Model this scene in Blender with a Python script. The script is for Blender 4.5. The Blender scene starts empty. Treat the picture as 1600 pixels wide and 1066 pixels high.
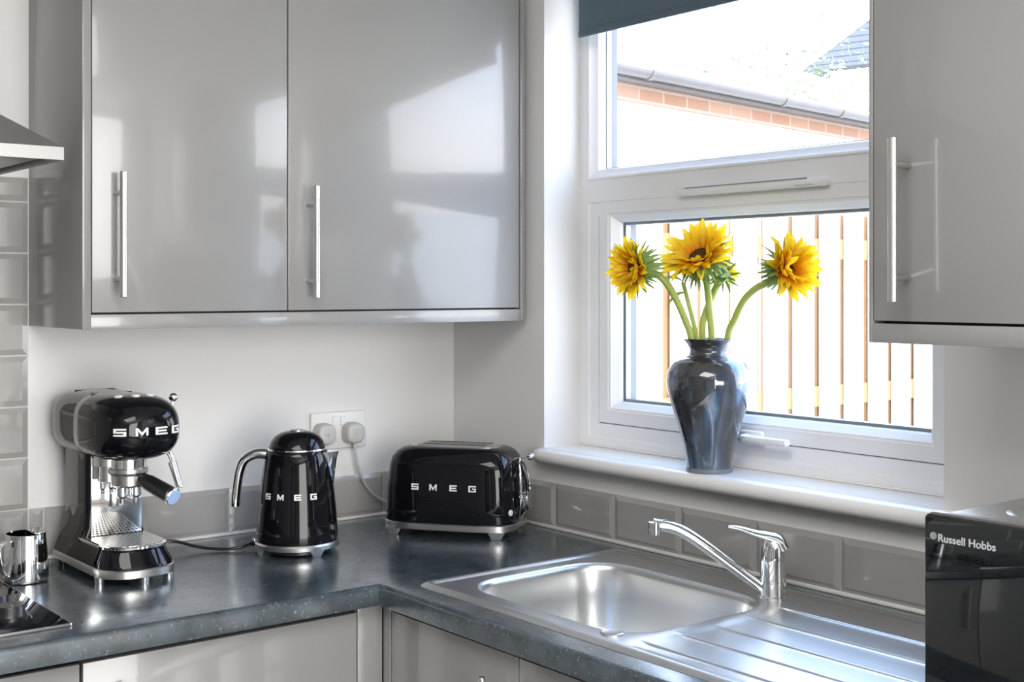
import bpy, bmesh, math, random
from mathutils import Vector, Matrix
from mathutils.bvhtree import BVHTree
PI = math.pi
S = bpy.context.scene
C = S.collection
rnd = random.Random(7)

# ------------------------------------------------------------------ camera
cam = bpy.data.cameras.new('camera'); cam_o = bpy.data.objects.new('camera', cam); C.objects.link(cam_o)
cam_o.location = (-1.8363, -2.5524, 1.440)
cam_o.rotation_euler = (PI/2, 0, math.radians(51.618) - PI/2)
cam.sensor_width = 36; cam.lens = 1970.4/1600*36; cam.shift_y = -(533-450.8)/1600
cam.clip_start = 0.02; cam.clip_end = 200
S.camera = cam_o
# ------------------------------------------------------------------ world, sun, added fill lights, exposure
W = bpy.data.worlds.new('sky'); S.world = W; W.use_nodes = True
nt = W.node_tree; nt.nodes.clear()
out = nt.nodes.new('ShaderNodeOutputWorld'); bg = nt.nodes.new('ShaderNodeBackground')
tc = nt.nodes.new('ShaderNodeTexCoord'); sx = nt.nodes.new('ShaderNodeSeparateXYZ'); rp = nt.nodes.new('ShaderNodeValToRGB')
nt.links.new(tc.outputs['Generated'], sx.inputs[0]); nt.links.new(sx.outputs['Z'], rp.inputs[0])
rp.color_ramp.elements[0].color = (1, .98, .95, 1); rp.color_ramp.elements[1].color = (.42, .62, 1, 1)
rp.color_ramp.elements[1].position = .55
nt.links.new(rp.outputs[0], bg.inputs[0]); nt.links.new(bg.outputs[0], out.inputs[0])
bg.inputs[1].default_value = 4.0
sun = bpy.data.lights.new('sun', 'SUN'); sun_o = bpy.data.objects.new('sun', sun); C.objects.link(sun_o)
sun.energy = 6; sun.color = (1, .95, .86); sun.angle = math.radians(.6)
sun_o.rotation_euler = Vector((.25, .60, -.75)).to_track_quat('-Z', 'Y').to_euler()
def area(name, loc, direction, sx_, sy_, power, col=(1, 1, 1)):
    l = bpy.data.lights.new(name, 'AREA'); o = bpy.data.objects.new(name, l); C.objects.link(o)
    l.shape = 'RECTANGLE'; l.size = sx_; l.size_y = sy_; l.energy = power; l.color = col
    o.location = loc; o.rotation_euler = Vector(direction).to_track_quat('-Z', 'Y').to_euler()
    return o
area('rear_fill_light', (-1.4, -4.36, 1.25), (0, 1, 0), 1.7, 2.0, 58, (1, .985, .96))  # added fill from behind the camera, no patio door modelled there
area('overhead_fill_light', (-1.6, -2.0, 2.36), (0, 0, -1), 1.2, 1.2, 18, (1, .98, .95))  # added soft fill from above, stands for no visible lamp
S.view_settings.view_transform = 'Standard'; S.view_settings.look = 'None'
S.view_settings.gamma = 1; S.view_settings.use_curve_mapping = False
S.view_settings.exposure = 0.9
S.cycles.caustics_reflective = False; S.cycles.caustics_refractive = False

# ------------------------------------------------------------------ materials
def mat(name, col, rough=.5, metal=0, coat=0, spec=.5, noise=None, bump=None, trans=0, ior=1.5, coat_rough=.03, aniso=0):
    """noise = (scale, amount, [stretch]) varies the colour; bump = (scale, strength, [stretch])"""
    m = bpy.data.materials.new(name); m.use_nodes = True; n = m.node_tree; b = n.nodes['Principled BSDF']
    b.inputs['Base Color'].default_value = (*col, 1); b.inputs['Roughness'].default_value = rough
    b.inputs['Metallic'].default_value = metal; b.inputs['Coat Weight'].default_value = coat
    b.inputs['Coat Roughness'].default_value = coat_rough
    b.inputs['Specular IOR Level'].default_value = spec; b.inputs['IOR'].default_value = ior
    b.inputs['Transmission Weight'].default_value = trans; b.inputs['Anisotropic'].default_value = aniso
    t = n.nodes.new('ShaderNodeTexCoord')
    def tex(scale, stretch):
        mp = n.nodes.new('ShaderNodeMapping'); mp.inputs['Scale'].default_value = stretch
        nz = n.nodes.new('ShaderNodeTexNoise'); nz.inputs['Scale'].default_value = scale; nz.inputs['Detail'].default_value = 4
        n.links.new(t.outputs['Object'], mp.inputs[0]); n.links.new(mp.outputs[0], nz.inputs['Vector'])
        return nz
    if noise:
        nz = tex(noise[0], noise[2] if len(noise) > 2 else (1, 1, 1))
        mx = n.nodes.new('ShaderNodeMix'); mx.data_type = 'RGBA'
        a = noise[1]
        mx.inputs['A'].default_value = (*[c*(1-a) for c in col], 1); mx.inputs['B'].default_value = (*[min(1, c*(1+a)) for c in col], 1)
        n.links.new(nz.outputs['Fac'], mx.inputs['Factor']); n.links.new(mx.outputs['Result'], b.inputs['Base Color'])
    if bump:
        nz = tex(bump[0], bump[2] if len(bump) > 2 else (1, 1, 1))
        bp = n.nodes.new('ShaderNodeBump'); bp.inputs['Strength'].default_value = bump[1]; bp.inputs['Distance'].default_value = .002
        n.links.new(nz.outputs['Fac'], bp.inputs['Height']); n.links.new(bp.outputs[0], b.inputs['Normal'])
        if coat: n.links.new(bp.outputs[0], b.inputs['Coat Normal'])
    return m
M = {}
M['wall'] = mat('painted_wall', (.72, .715, .71), .55, noise=(3, .015), bump=(60, .06))
M['ceiling'] = mat('ceiling_paint', (.8, .8, .79), .7, noise=(2, .01))
M['floor'] = mat('floor_vinyl', (.26, .24, .22), .35, noise=(5, .2))
M['cab'] = mat('grey_gloss_lacquer', (.255, .252, .25), .22, spec=.5, coat=.5, bump=(70, .035), noise=(2, .01), coat_rough=.045)
M['cab_side'] = mat('grey_gloss_side_panel', (.25, .247, .244), .16, coat=.1, bump=(40, .02), noise=(2, .01), coat_rough=.1)
M['gap'] = mat('dark_carcass_edge', (.03, .03, .03), .6, noise=(20, .1))
M['white'] = mat('white_pvc', (.86, .86, .87), .22, spec=.5, noise=(4, .01))
M['sill'] = mat('white_gloss_sill', (.84, .84, .84), .25, spec=.5, noise=(8, .02), bump=(20, .03))
M['plastic'] = mat('white_plastic', (.74, .74, .73), .3, noise=(8, .02))
M['plug'] = mat('grey_plastic', (.48, .47, .45), .4, noise=(8, .02))
M['steel'] = mat('brushed_steel', (.62, .61, .6), .28, 1, noise=(40, .06, (1, 1, 20)), bump=(90, .05, (1, 1, 12)))
M['handle'] = mat('satin_nickel', (.66, .65, .63), .3, 1, noise=(60, .04))
M['hood'] = mat('hood_brushed_steel', (.36, .36, .355), .45, 1, noise=(60, .05, (1, 12, 12)), bump=(120, .05, (.3, 8, 8)))
M['sink'] = mat('sink_steel', (.70, .71, .71), .30, 1, noise=(9, .05), bump=(14, .05))
M['chrome'] = mat('chrome', (.82, .83, .84), .05, 1, noise=(8, .01))
M['black'] = mat('black_gloss_enamel', (.004, .004, .006), .04, spec=.34, noise=(3, .1), coat_rough=.02)
M['blackp'] = mat('black_plastic', (.012, .012, .013), .3, noise=(20, .1))
M['glassb'] = mat('black_glass', (.006, .008, .010), .03, spec=.6, coat=.2, noise=(3, .1), coat_rough=.02)
M['letter'] = mat('polished_lettering', (.82, .82, .82), .3, .1, noise=(5, .01))
M['print'] = mat('white_print', (.42, .44, .46), .5, noise=(5, .01))
M['fabric'] = mat('blue_grey_blind_fabric', (.105, .155, .19), .8, noise=(300, .1), bump=(500, .12))
M['mw'] = mat('silver_grey_casing', (.32, .31, .3), .3, .6, noise=(6, .03))
M['stem'] = mat('sunflower_stem', (.42, .5, .12), .45, noise=(30, .25), bump=(200, .3))
M['sepal'] = mat('sunflower_sepal', (.26, .38, .12), .5, noise=(60, .35))
M['gasket'] = mat('grey_gasket', (.22, .23, .24), .5, noise=(20, .1))
M['spacer'] = mat('glazing_spacer_bar', (.36, .44, .5), .35, .4, noise=(20, .05))
M['grout'] = mat('tile_grout', (.55, .54, .53), .7, noise=(30, .05))
M['caulk'] = mat('white_sealant', (.78, .77, .75), .35, noise=(20, .03))
M['tile'] = mat('grey_gloss_tile', (.36, .352, .343), .09, spec=.6, noise=(4, .03), bump=(12, .03))
M['stem_cut'] = M['stem']

def petal_material():
    m = bpy.data.materials.new('sunflower_petal'); m.use_nodes = True; n = m.node_tree; b = n.nodes['Principled BSDF']; o = n.nodes['Material Output']
    t = n.nodes.new('ShaderNodeTexCoord'); s = n.nodes.new('ShaderNodeSeparateXYZ'); n.links.new(t.outputs['Object'], s.inputs[0])
    mr = n.nodes.new('ShaderNodeMapRange'); mr.inputs['From Max'].default_value = .05; n.links.new(s.outputs['X'], mr.inputs['Value'])
    r = n.nodes.new('ShaderNodeValToRGB'); n.links.new(mr.outputs[0], r.inputs[0])
    r.color_ramp.elements[0].color = (1, .45, .0, 1); r.color_ramp.elements[1].color = (1, .74, .03, 1); r.color_ramp.elements[1].position = .45
    nz = n.nodes.new('ShaderNodeTexNoise'); nz.inputs['Scale'].default_value = 40
    mx = n.nodes.new('ShaderNodeMix'); mx.data_type = 'RGBA'; mx.blend_type = 'MULTIPLY'; mx.inputs['Factor'].default_value = .06
    n.links.new(t.outputs['Object'], nz.inputs['Vector']); n.links.new(r.outputs[0], mx.inputs['A']); n.links.new(nz.outputs['Fac'], mx.inputs['B'])
    n.links.new(mx.outputs['Result'], b.inputs['Base Color']); b.inputs['Roughness'].default_value = .5
    tr = n.nodes.new('ShaderNodeBsdfTranslucent'); n.links.new(mx.outputs['Result'], tr.inputs[0])
    ms = n.nodes.new('ShaderNodeMixShader'); ms.inputs[0].default_value = .5
    n.links.new(b.outputs[0], ms.inputs[1]); n.links.new(tr.outputs[0], ms.inputs[2]); n.links.new(ms.outputs[0], o.inputs[0])
    return m
M['petal'] = petal_material()
def glass_material(name, tint=(1, 1, 1), refl=.06):
    m = bpy.data.materials.new(name); m.use_nodes = True; n = m.node_tree; n.nodes.remove(n.nodes['Principled BSDF']); o = n.nodes['Material Output']
    tr = n.nodes.new('ShaderNodeBsdfTransparent'); tr.inputs[0].default_value = (*tint, 1)
    g = n.nodes.new('ShaderNodeBsdfGlossy'); g.inputs['Roughness'].default_value = .0
    lw = n.nodes.new('ShaderNodeLayerWeight'); lw.inputs[0].default_value = .5
    pw = n.nodes.new('ShaderNodeMath'); pw.operation = 'POWER'; pw.inputs[1].default_value = 5; n.links.new(lw.outputs['Facing'], pw.inputs[0])
    f = n.nodes.new('ShaderNodeMath'); f.operation = 'MULTIPLY_ADD'; f.inputs[1].default_value = .5; f.inputs[2].default_value = .015; n.links.new(pw.outputs[0], f.inputs[0])
    ms = n.nodes.new('ShaderNodeMixShader'); n.links.new(f.outputs[0], ms.inputs[0])
    n.links.new(tr.outputs[0], ms.inputs[1]); n.links.new(g.outputs[0], ms.inputs[2]); n.links.new(ms.outputs[0], o.inputs[0])
    return m
M['glass'] = glass_material('window_glass')
def worktop_material():
    m = mat('slate_laminate', (.075, .10, .12), .24, spec=.6, coat=1, coat_rough=.2); n = m.node_tree; b = n.nodes['Principled BSDF']
    t = n.nodes.new('ShaderNodeTexCoord')
    def nz(scale, det=3):
        x = n.nodes.new('ShaderNodeTexNoise'); x.inputs['Scale'].default_value = scale; x.inputs['Detail'].default_value = det
        n.links.new(t.outputs['Object'], x.inputs['Vector']); return x
    r = n.nodes.new('ShaderNodeValToRGB'); n.links.new(nz(26, 8).outputs['Fac'], r.inputs[0])
    e = r.color_ramp.elements; e[0].position = .3; e[0].color = (.014, .019, .023, 1); e[1].position = .72; e[1].color = (.060, .076, .087, 1)
    sp = n.nodes.new('ShaderNodeValToRGB'); n.links.new(nz(150, 2).outputs['Fac'], sp.inputs[0])
    e = sp.color_ramp.elements; e[0].position = .62; e[0].color = (0, 0, 0, 1); e[1].position = .72; e[1].color = (1, 1, 1, 1)
    mx = n.nodes.new('ShaderNodeMix'); mx.data_type = 'RGBA'; mx.inputs['B'].default_value = (.19, .21, .225, 1)
    n.links.new(sp.outputs[0], mx.inputs['Factor']); n.links.new(r.outputs[0], mx.inputs['A']); n.links.new(mx.outputs['Result'], b.inputs['Base Color'])
    rr = n.nodes.new('ShaderNodeMapRange'); rr.inputs['To Min'].default_value = .2; rr.inputs['To Max'].default_value = .4
    n.links.new(nz(40).outputs['Fac'], rr.inputs['Value']); n.links.new(rr.outputs[0], b.inputs['Roughness'])
    bp = n.nodes.new('ShaderNodeBump'); b.inputs['Coat IOR'].default_value = 1.75; b.inputs['Coat Tint'].default_value = (.86, .95, 1, 1); bp.inputs['Strength'].default_value = .05; bp.inputs['Distance'].default_value = .001
    n.links.new(nz(120).outputs['Fac'], bp.inputs['Height']); n.links.new(bp.outputs[0], b.inputs['Normal'])
    return m
M['worktop'] = worktop_material(); M['wall_far'] = mat('low_bounce_far_wall', (.22, .22, .23), .6, noise=(3, .02))  # far wall is out of view, toned dark to cut bounce light
def vase_material():
    m = mat('marbled_dark_glass', (.05, .06, .08), .06, coat=1, spec=.6); n = m.node_tree; b = n.nodes['Principled BSDF']
    t = n.nodes.new('ShaderNodeTexCoord'); mp = n.nodes.new('ShaderNodeMapping'); mp.inputs['Scale'].default_value = (1, 1, .35)
    mp.inputs['Rotation'].default_value = (0, .3, 0)
    x = n.nodes.new('ShaderNodeTexNoise'); x.inputs['Scale'].default_value = 11; x.inputs['Detail'].default_value = 3; x.inputs['Distortion'].default_value = 1.2
    n.links.new(t.outputs['Object'], mp.inputs[0]); n.links.new(mp.outputs[0], x.inputs['Vector'])
    r = n.nodes.new('ShaderNodeValToRGB'); n.links.new(x.outputs['Fac'], r.inputs[0]); e = r.color_ramp.elements
    e[0].position = .40; e[0].color = (.035, .037, .042, 1); e[1].position = .72; e[1].color = (.42, .46, .50, 1)
    q = e.new(.52); q.color = (.07, .09, .125, 1); q = e.new(.60); q.color = (.10, .20, .36, 1); q = e.new(.65); q.color = (.28, .33, .38, 1)
    n.links.new(r.outputs[0], b.inputs['Base Color'])
    return m
M['vase'] = vase_material()
def stripes(name, c1, c2, axis, freq, rough=.6, width=.5):
    m = mat(name, c1, rough); n = m.node_tree; b = n.nodes['Principled BSDF']
    t = n.nodes.new('ShaderNodeTexCoord'); s = n.nodes.new('ShaderNodeSeparateXYZ'); n.links.new(t.outputs['Object'], s.inputs[0])
    a = n.nodes.new('ShaderNodeMath'); a.operation = 'MULTIPLY'; a.inputs[1].default_value = freq; n.links.new(s.outputs[axis], a.inputs[0])
    f = n.nodes.new('ShaderNodeMath'); f.operation = 'FRACT'; n.links.new(a.outputs[0], f.inputs[0])
    g = n.nodes.new('ShaderNodeMath'); g.operation = 'GREATER_THAN'; g.inputs[1].default_value = width; n.links.new(f.outputs[0], g.inputs[0])
    mx = n.nodes.new('ShaderNodeMix'); mx.data_type = 'RGBA'; mx.inputs['A'].default_value = (*c1, 1); mx.inputs['B'].default_value = (*c2, 1)
    n.links.new(g.outputs[0], mx.inputs['Factor']); n.links.new(mx.outputs['Result'], b.inputs['Base Color'])
    return m
def brick_material():
    m = mat('red_brick', (.5, .2, .12), .8); n = m.node_tree; b = n.nodes['Principled BSDF']
    t = n.nodes.new('ShaderNodeTexCoord'); mp = n.nodes.new('ShaderNodeMapping'); mp.inputs['Rotation'].default_value = (PI/2, 0, 0)
    k = n.nodes.new('ShaderNodeTexBrick'); k.inputs['Scale'].default_value = 1; k.inputs['Brick Width'].default_value = .225; k.inputs['Row Height'].default_value = .075
    k.inputs['Mortar Size'].default_value = .008; k.inputs['Color1'].default_value = (.30, .16, .10, 1); k.inputs['Color2'].default_value = (.38, .23, .16, 1)
    k.inputs['Mortar'].default_value = (.38, .3, .24, 1)
    n.links.new(t.outputs['Object'], mp.inputs[0]); n.links.new(mp.outputs[0], k.inputs['Vector']); n.links.new(k.outputs[0], b.inputs['Base Color'])
    return m
M['brick'] = brick_material()
M['board'] = mat('weathered_fence_board', (.78, .74, .68), .8, noise=(6, .25, (6, 6, .5)), bump=(30, .3, (6, 6, .4)))
M['rail'] = mat('orange_brown_timber', (.30, .17, .075), .8, noise=(8, .2, (1, 1, .3)))
M['leaf'] = mat('tree_leaf', (.17, .23, .09), .6, noise=(5, .4))
M['bark'] = mat('tree_bark', (.25, .19, .14), .9, noise=(12, .4))
M['paving'] = mat('pale_paving', (.6, .57, .52), .8, noise=(4, .15))
M['gutter'] = mat('grey_gutter', (.13, .125, .125), .5, noise=(6, .1))
M['roof'] = stripes('grey_roof_tiles', (.075, .08, .09), (.03, .032, .036), 'Z', 9, .8, .8)
M['render'] = mat('white_render_and_glare', (.85, .84, .82), .8, noise=(4, .05))  # also the sun glare on the outbuilding's lower wall
def dots_material():
    m = mat('perforated_steel', (.72, .71, .69), .2, 1); n = m.node_tree; b = n.nodes['Principled BSDF']
    t = n.nodes.new('ShaderNodeTexCoord'); v = n.nodes.new('ShaderNodeTexVoronoi'); v.inputs['Scale'].default_value = 118; v.inputs['Randomness'].default_value = 0
    v.voronoi_dimensions = '2D'
    n.links.new(t.outputs['Object'], v.inputs['Vector'])
    g = n.nodes.new('ShaderNodeMath'); g.operation = 'LESS_THAN'; g.inputs[1].default_value = .3; n.links.new(v.outputs['Distance'], g.inputs[0])
    mx = n.nodes.new('ShaderNodeMix'); mx.data_type = 'RGBA'; mx.inputs['A'].default_value = (.75, .73, .7, 1); mx.inputs['B'].default_value = (.02, .02, .02, 1)
    n.links.new(g.outputs[0], mx.inputs['Factor']); n.links.new(mx.outputs['Result'], b.inputs['Base Color'])
    q = n.nodes.new('ShaderNodeMath'); q.operation = 'SUBTRACT'; q.inputs[0].default_value = 1; n.links.new(g.outputs[0], q.inputs[1]); n.links.new(q.outputs[0], b.inputs['Metallic'])
    return m
M['dots'] = dots_material()
def disc_material():
    m = mat('sunflower_disc', (.06, .025, .012), .9); n = m.node_tree; b = n.nodes['Principled BSDF']
    t = n.nodes.new('ShaderNodeTexCoord'); v = n.nodes.new('ShaderNodeTexVoronoi'); v.inputs['Scale'].default_value = 420
    n.links.new(t.outputs['Object'], v.inputs['Vector'])
    r = n.nodes.new('ShaderNodeValToRGB'); n.links.new(v.outputs['Distance'], r.inputs[0]); r.color_ramp.elements[0].color = (.16, .06, .015, 1); r.color_ramp.elements[1].color = (.02, .008, .006, 1)
    n.links.new(r.outputs[0], b.inputs['Base Color'])
    bp = n.nodes.new('ShaderNodeBump'); bp.inputs['Strength'].default_value = .8; bp.inputs['Distance'].default_value = .002; bp.invert = True
    n.links.new(v.outputs['Distance'], bp.inputs['Height']); n.links.new(bp.outputs[0], b.inputs['Normal'])
    return m
M['disc'] = disc_material()

# ------------------------------------------------------------------ object helpers
XF = {}
def empty(name, loc=(0, 0, 0), rz=0, label=None, cat=None, group=None):
    o = bpy.data.objects.new(name, None); C.objects.link(o); o.location = loc; o.rotation_euler = (0, 0, rz); o.empty_display_size = .05
    XF[o] = Matrix.Translation(loc) @ Matrix.Rotation(rz, 4, 'Z')
    if label: o['label'] = label; o['category'] = cat
    if group: o['group'] = group
    return o
def obj(name, bm, m, parent=None, ang=35, world=False, smooth=True, label=None, cat=None, group=None, kind=None, keep=False):
    if world and parent is not None:
        bmesh.ops.transform(bm, matrix=XF[parent].inverted(), verts=bm.verts)
    bmesh.ops.recalc_face_normals(bm, faces=bm.faces)
    for f in bm.faces: f.smooth = smooth
    if smooth:
        a = math.radians(ang)
        for e in bm.edges:
            e.smooth = not (len(e.link_faces) == 2 and e.calc_face_angle(0) > a)
    me = bpy.data.meshes.new(name); bm.to_mesh(me)
    if not keep: bm.free()
    me.materials.append(m)
    o = bpy.data.objects.new(name, me); C.objects.link(o)
    if parent is not None: o.parent = parent; XF[o] = XF[parent]
    else: XF[o] = Matrix.Identity(4)
    if label: o['label'] = label
    if cat: o['category'] = cat
    if group: o['group'] = group
    if kind: o['kind'] = kind
    return o
def new(): return bmesh.new()
def box(bm, x0, x1, y0, y1, z0, z1, bev=0, seg=2):
    vs = [bm.verts.new((x, y, z)) for x in (x0, x1) for y in (y0, y1) for z in (z0, z1)]
    F = [(0, 1, 3, 2), (4, 6, 7, 5), (0, 4, 5, 1), (2, 3, 7, 6), (0, 2, 6, 4), (1, 5, 7, 3)]
    fs = [bm.faces.new([vs[i] for i in f]) for f in F]
    if bev:
        es = list({e for f in fs for e in f.edges})
        bmesh.ops.bevel(bm, geom=es, offset=bev, segments=seg, profile=.5, affect='EDGES', clamp_overlap=True)
    return bm
def bxo(name, b, m, parent=None, bev=0, **k):
    return obj(name, box(new(), *b, bev=bev), m, parent, **k)
def loft(bm, rings, closed=True, cap0=True, cap1=True):
    R_ = [[bm.verts.new(p) for p in r] for r in rings]; n = len(R_[0])
    for a, b in zip(R_, R_[1:]):
        for i in range(n if closed else n-1):
            j = (i+1) % n
            bm.faces.new((a[i], a[j], b[j], b[i]))
    if cap0: bm.faces.new(R_[0][::-1])
    if cap1: bm.faces.new(R_[-1])
    return R_
def sgn(v, p): return math.copysign(abs(v)**p, v)
def sup(cx, cy, z, a, b, n=4, N=48):
    return [Vector((cx + a*sgn(math.cos(t), 2/n), cy + b*sgn(math.sin(t), 2/n), z)) for t in [2*PI*i/N for i in range(N)]]
def rrect(cx, cy, z, a, b, r, seg=6):
    P = []
    for qx, qy, t0 in ((1, 1, 0), (-1, 1, PI/2), (-1, -1, PI), (1, -1, 1.5*PI)):
        for i in range(seg+1):
            t = t0 + PI/2*i/seg
            P.append(Vector((cx + qx*(a-r) + r*math.cos(t), cy + qy*(b-r) + r*math.sin(t), z)))
    return P
def lathe(bm, prof, N=48, c=(0, 0, 0), cap0=True, cap1=True):
    rings = [[Vector((c[0]+r*math.cos(2*PI*i/N), c[1]+r*math.sin(2*PI*i/N), c[2]+z)) for i in range(N)] for r, z in prof]
    return loft(bm, rings, True, cap0, cap1)
def smooth_path(pts, n=8):
    pts = [Vector(p) for p in pts]; P = [pts[0]*2-pts[1]] + pts + [pts[-1]*2-pts[-2]]; o = []
    for i in range(1, len(P)-2):
        a, b, c, d = P[i-1:i+3]
        for k in range(n):
            t = k/n
            o.append(.5*((2*b) + (c-a)*t + (2*a-5*b+4*c-d)*t*t + (3*b-a-3*c+d)*t**3))
    o.append(pts[-1]); return o
def tube(bm, pts, r, seg=12, n=8, smoothp=True, flat=None):
    """r: number or function of 0..1; flat squashes the section along the second axis"""
    P = smooth_path(pts, n) if smoothp and len(pts) > 2 else [Vector(p) for p in pts]
    rings = []; up = None
    for i, p in enumerate(P):
        d = (P[min(i+1, len(P)-1)] - P[max(i-1, 0)]).normalized()
        if up is None:
            up = Vector((0, 0, 1)) if abs(d.z) < .95 else Vector((1, 0, 0))
        u = d.cross(up).normalized(); up = u.cross(d).normalized()
        rr = r(i/(len(P)-1)) if callable(r) else r
        fl = (flat(i/(len(P)-1)) if callable(flat) else flat) or 1
        rings.append([p + (u*math.cos(2*PI*k/seg) + up*(math.sin(2*PI*k/seg)*fl))*rr for k in range(seg)])
    loft(bm, rings); return bm
def cyl(bm, a, b, r, seg=24, r2=None, bev=0):
    a = Vector(a); b = Vector(b); d = (b-a).normalized(); L = (b-a).length; r2 = r if r2 is None else r2
    q = d.to_track_quat('Z', 'Y').to_matrix()
    pr = [(r-bev, 0), (r, bev), (r2, L-bev), (r2-bev, L)] if bev else [(r, 0), (r2, L)]
    rings = [[a + q @ Vector((x*math.cos(2*PI*i/seg), x*math.sin(2*PI*i/seg), z)) for i in range(seg)] for x, z in pr]
    loft(bm, rings); return bm
def ball(bm, c, r, seg=20, sz=1):
    mtx = Matrix.Translation(c) @ Matrix.Diagonal((1, 1, sz, 1))
    bmesh.ops.create_uvsphere(bm, u_segments=seg, v_segments=seg//2, radius=r, matrix=mtx); return bm
def cells(bm, xs, ys, keep, z0, z1):
    V = {}
    def v(i, j, k):
        if (i, j, k) not in V: V[(i, j, k)] = bm.verts.new((xs[i], ys[j], (z0, z1)[k]))
        return V[(i, j, k)]
    K = {(i, j) for i in range(len(xs)-1) for j in range(len(ys)-1) if keep((xs[i]+xs[i+1])/2, (ys[j]+ys[j+1])/2)}
    for i, j in K:
        bm.faces.new((v(i, j, 1), v(i+1, j, 1), v(i+1, j+1, 1), v(i, j+1, 1)))
        bm.faces.new((v(i, j, 0), v(i, j+1, 0), v(i+1, j+1, 0), v(i+1, j, 0)))
        for (a, b), (di, dj) in ((((0, 0), (1, 0)), (0, -1)), (((1, 0), (1, 1)), (1, 0)), (((1, 1), (0, 1)), (0, 1)), (((0, 1), (0, 0)), (-1, 0))):
            if (i+di, j+dj) not in K:
                A = (i+a[0], j+a[1]); B = (i+b[0], j+b[1])
                bm.faces.new((v(*A, 0), v(*B, 0), v(*B, 1), v(*A, 1)))
    bmesh.ops.recalc_face_normals(bm, faces=bm.faces)
    return bm
def thin(o, amt):
    m = o.modifiers.new('thickness', 'SOLIDIFY'); m.thickness = amt; m.offset = -1; return o

def tree_of(bm):
    bm.normal_update(); return BVHTree.FromBMesh(bm)
# lettering: strokes in a box 1.25 wide, 1 high
def letter_quads(ch):
    w, t = 1.25, .22; m = (1-t)/2
    B = lambda a, b, c, d: [(a, c), (b, c), (b, d), (a, d)]
    if ch == 'S': return [B(0, w, 1-t, 1), B(0, t*1.2, m+t, 1-t), B(0, w, m, m+t), B(w-t*1.2, w, t, m), B(0, w, 0, t)]
    if ch == 'E': return [B(t*1.2, w, 1-t, 1), B(0, t*1.2, 0, 1), B(t*1.2, w*.92, m, m+t), B(t*1.2, w, 0, t)]
    if ch == 'G': return [B(t*1.2, w, 1-t, 1), B(0, t*1.2, 0, 1), B(t*1.2, w, 0, t), B(w-t*1.2, w, t, m+t), B(w*.5, w-t*1.2, m, m+t)]
    if ch == 'M': return [B(0, t, 0, 1), B(w-t, w, 0, 1), [(t, .62), (w/2, .0), (w/2, .40), (t, 1)], [(w/2, 0), (w-t, .62), (w-t, 1), (w/2, .40)]]
def put_letter(bm, ch, place, depth=.0012, n=3):
    """place(u, v) gives (point on the surface, outward normal)"""
    for q in letter_quads(ch):
        a, b, c, d = [Vector((*p, 0)) for p in q]
        rows = []
        for lift in (0, 1):
            g = []
            for i in range(n+1):
                l = a.lerp(b, i/n); h = d.lerp(c, i/n); r = []
                for k in range(n+1):
                    p = l.lerp(h, k/n); P, N = place(p.x, p.y); r.append(bm.verts.new(P + N*(depth if lift else -.0006)))
                g.append(r)
            rows.append(g)
        lo, hi = rows
        for i in range(n):
            for k in range(n):
                bm.faces.new((hi[i][k], hi[i+1][k], hi[i+1][k+1], hi[i][k+1]))
                bm.faces.new((lo[i][k], lo[i][k+1], lo[i+1][k+1], lo[i+1][k]))
        for i in range(n):
            bm.faces.new((lo[i][0], lo[i+1][0], hi[i+1][0], hi[i][0])); bm.faces.new((lo[i+1][n], lo[i][n], hi[i][n], hi[i+1][n]))
            bm.faces.new((lo[0][i+1], lo[0][i], hi[0][i], hi[0][i+1])); bm.faces.new((lo[n][i], lo[n][i+1], hi[n][i+1], hi[n][i]))
def text_obj(name, s, size, m, parent, loc, rot, extrude=.0004):
    cu = bpy.data.curves.new(name, 'FONT'); cu.body = s; cu.size = size; cu.extrude = extrude; cu.offset = size*.012
    t = bpy.data.objects.new(name, cu); C.objects.link(t)
    bpy.context.view_layer.update()
    me = bpy.data.meshes.new_from_object(t.evaluated_get(bpy.context.evaluated_depsgraph_get()))
    bpy.data.objects.remove(t)
    me.materials.clear(); me.materials.append(m)
    o = bpy.data.objects.new(name, me); C.objects.link(o); o.parent = parent; o.location = loc; o.rotation_euler = rot
    return o

# ================================================================== ROOM SHELL
YR0, YR1 = -.352, -1.373      # window reveal
ZS, ZH = 1.050, 2.16          # opening under the sill board, head
def st(name, b, m, **k): return bxo(name, b, m, kind='structure', **k)
st('wall_back', (-3.3, .0, 0, .2, 0, 2.4), M['wall'])
bm = new()
for b in ((0, .185, YR0, .2, 0, 2.4), (0, .185, -4.4, YR1, 0, 2.4), (0, .185, YR1, YR0, 0, ZS), (0, .185, YR1, YR0, ZH, 2.4)): box(bm, *b)
obj('wall_right', bm, M['wall'], kind='structure')
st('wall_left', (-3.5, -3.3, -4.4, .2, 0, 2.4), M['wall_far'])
st('wall_front', (-3.3, 0, -4.6, -4.4, 0, 2.4), M['wall'])
st('floor', (-3.5, .185, -4.6, .2, -.1, 0), M['floor'])
st('ceiling', (-3.5, .185, -4.6, .2, 2.4, 2.5), M['ceiling'])
d = empty('door_1', (-3.3, -2.9, 0)); d['kind'] = 'structure'
bxo('door_leaf', (-3.3, -3.26, -3.3, -2.5, .01, 2.0), M['blackp'], d, world=True, bev=.003)
bm = new(); box(bm, -3.3, -3.28, -3.37, -3.3, 0, 2.07); box(bm, -3.3, -3.28, -2.5, -2.43, 0, 2.07); box(bm, -3.3, -3.28, -3.3, -2.5, 2.0, 2.07)
obj('door_frame', bm, M['white'], d, world=True)

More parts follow.
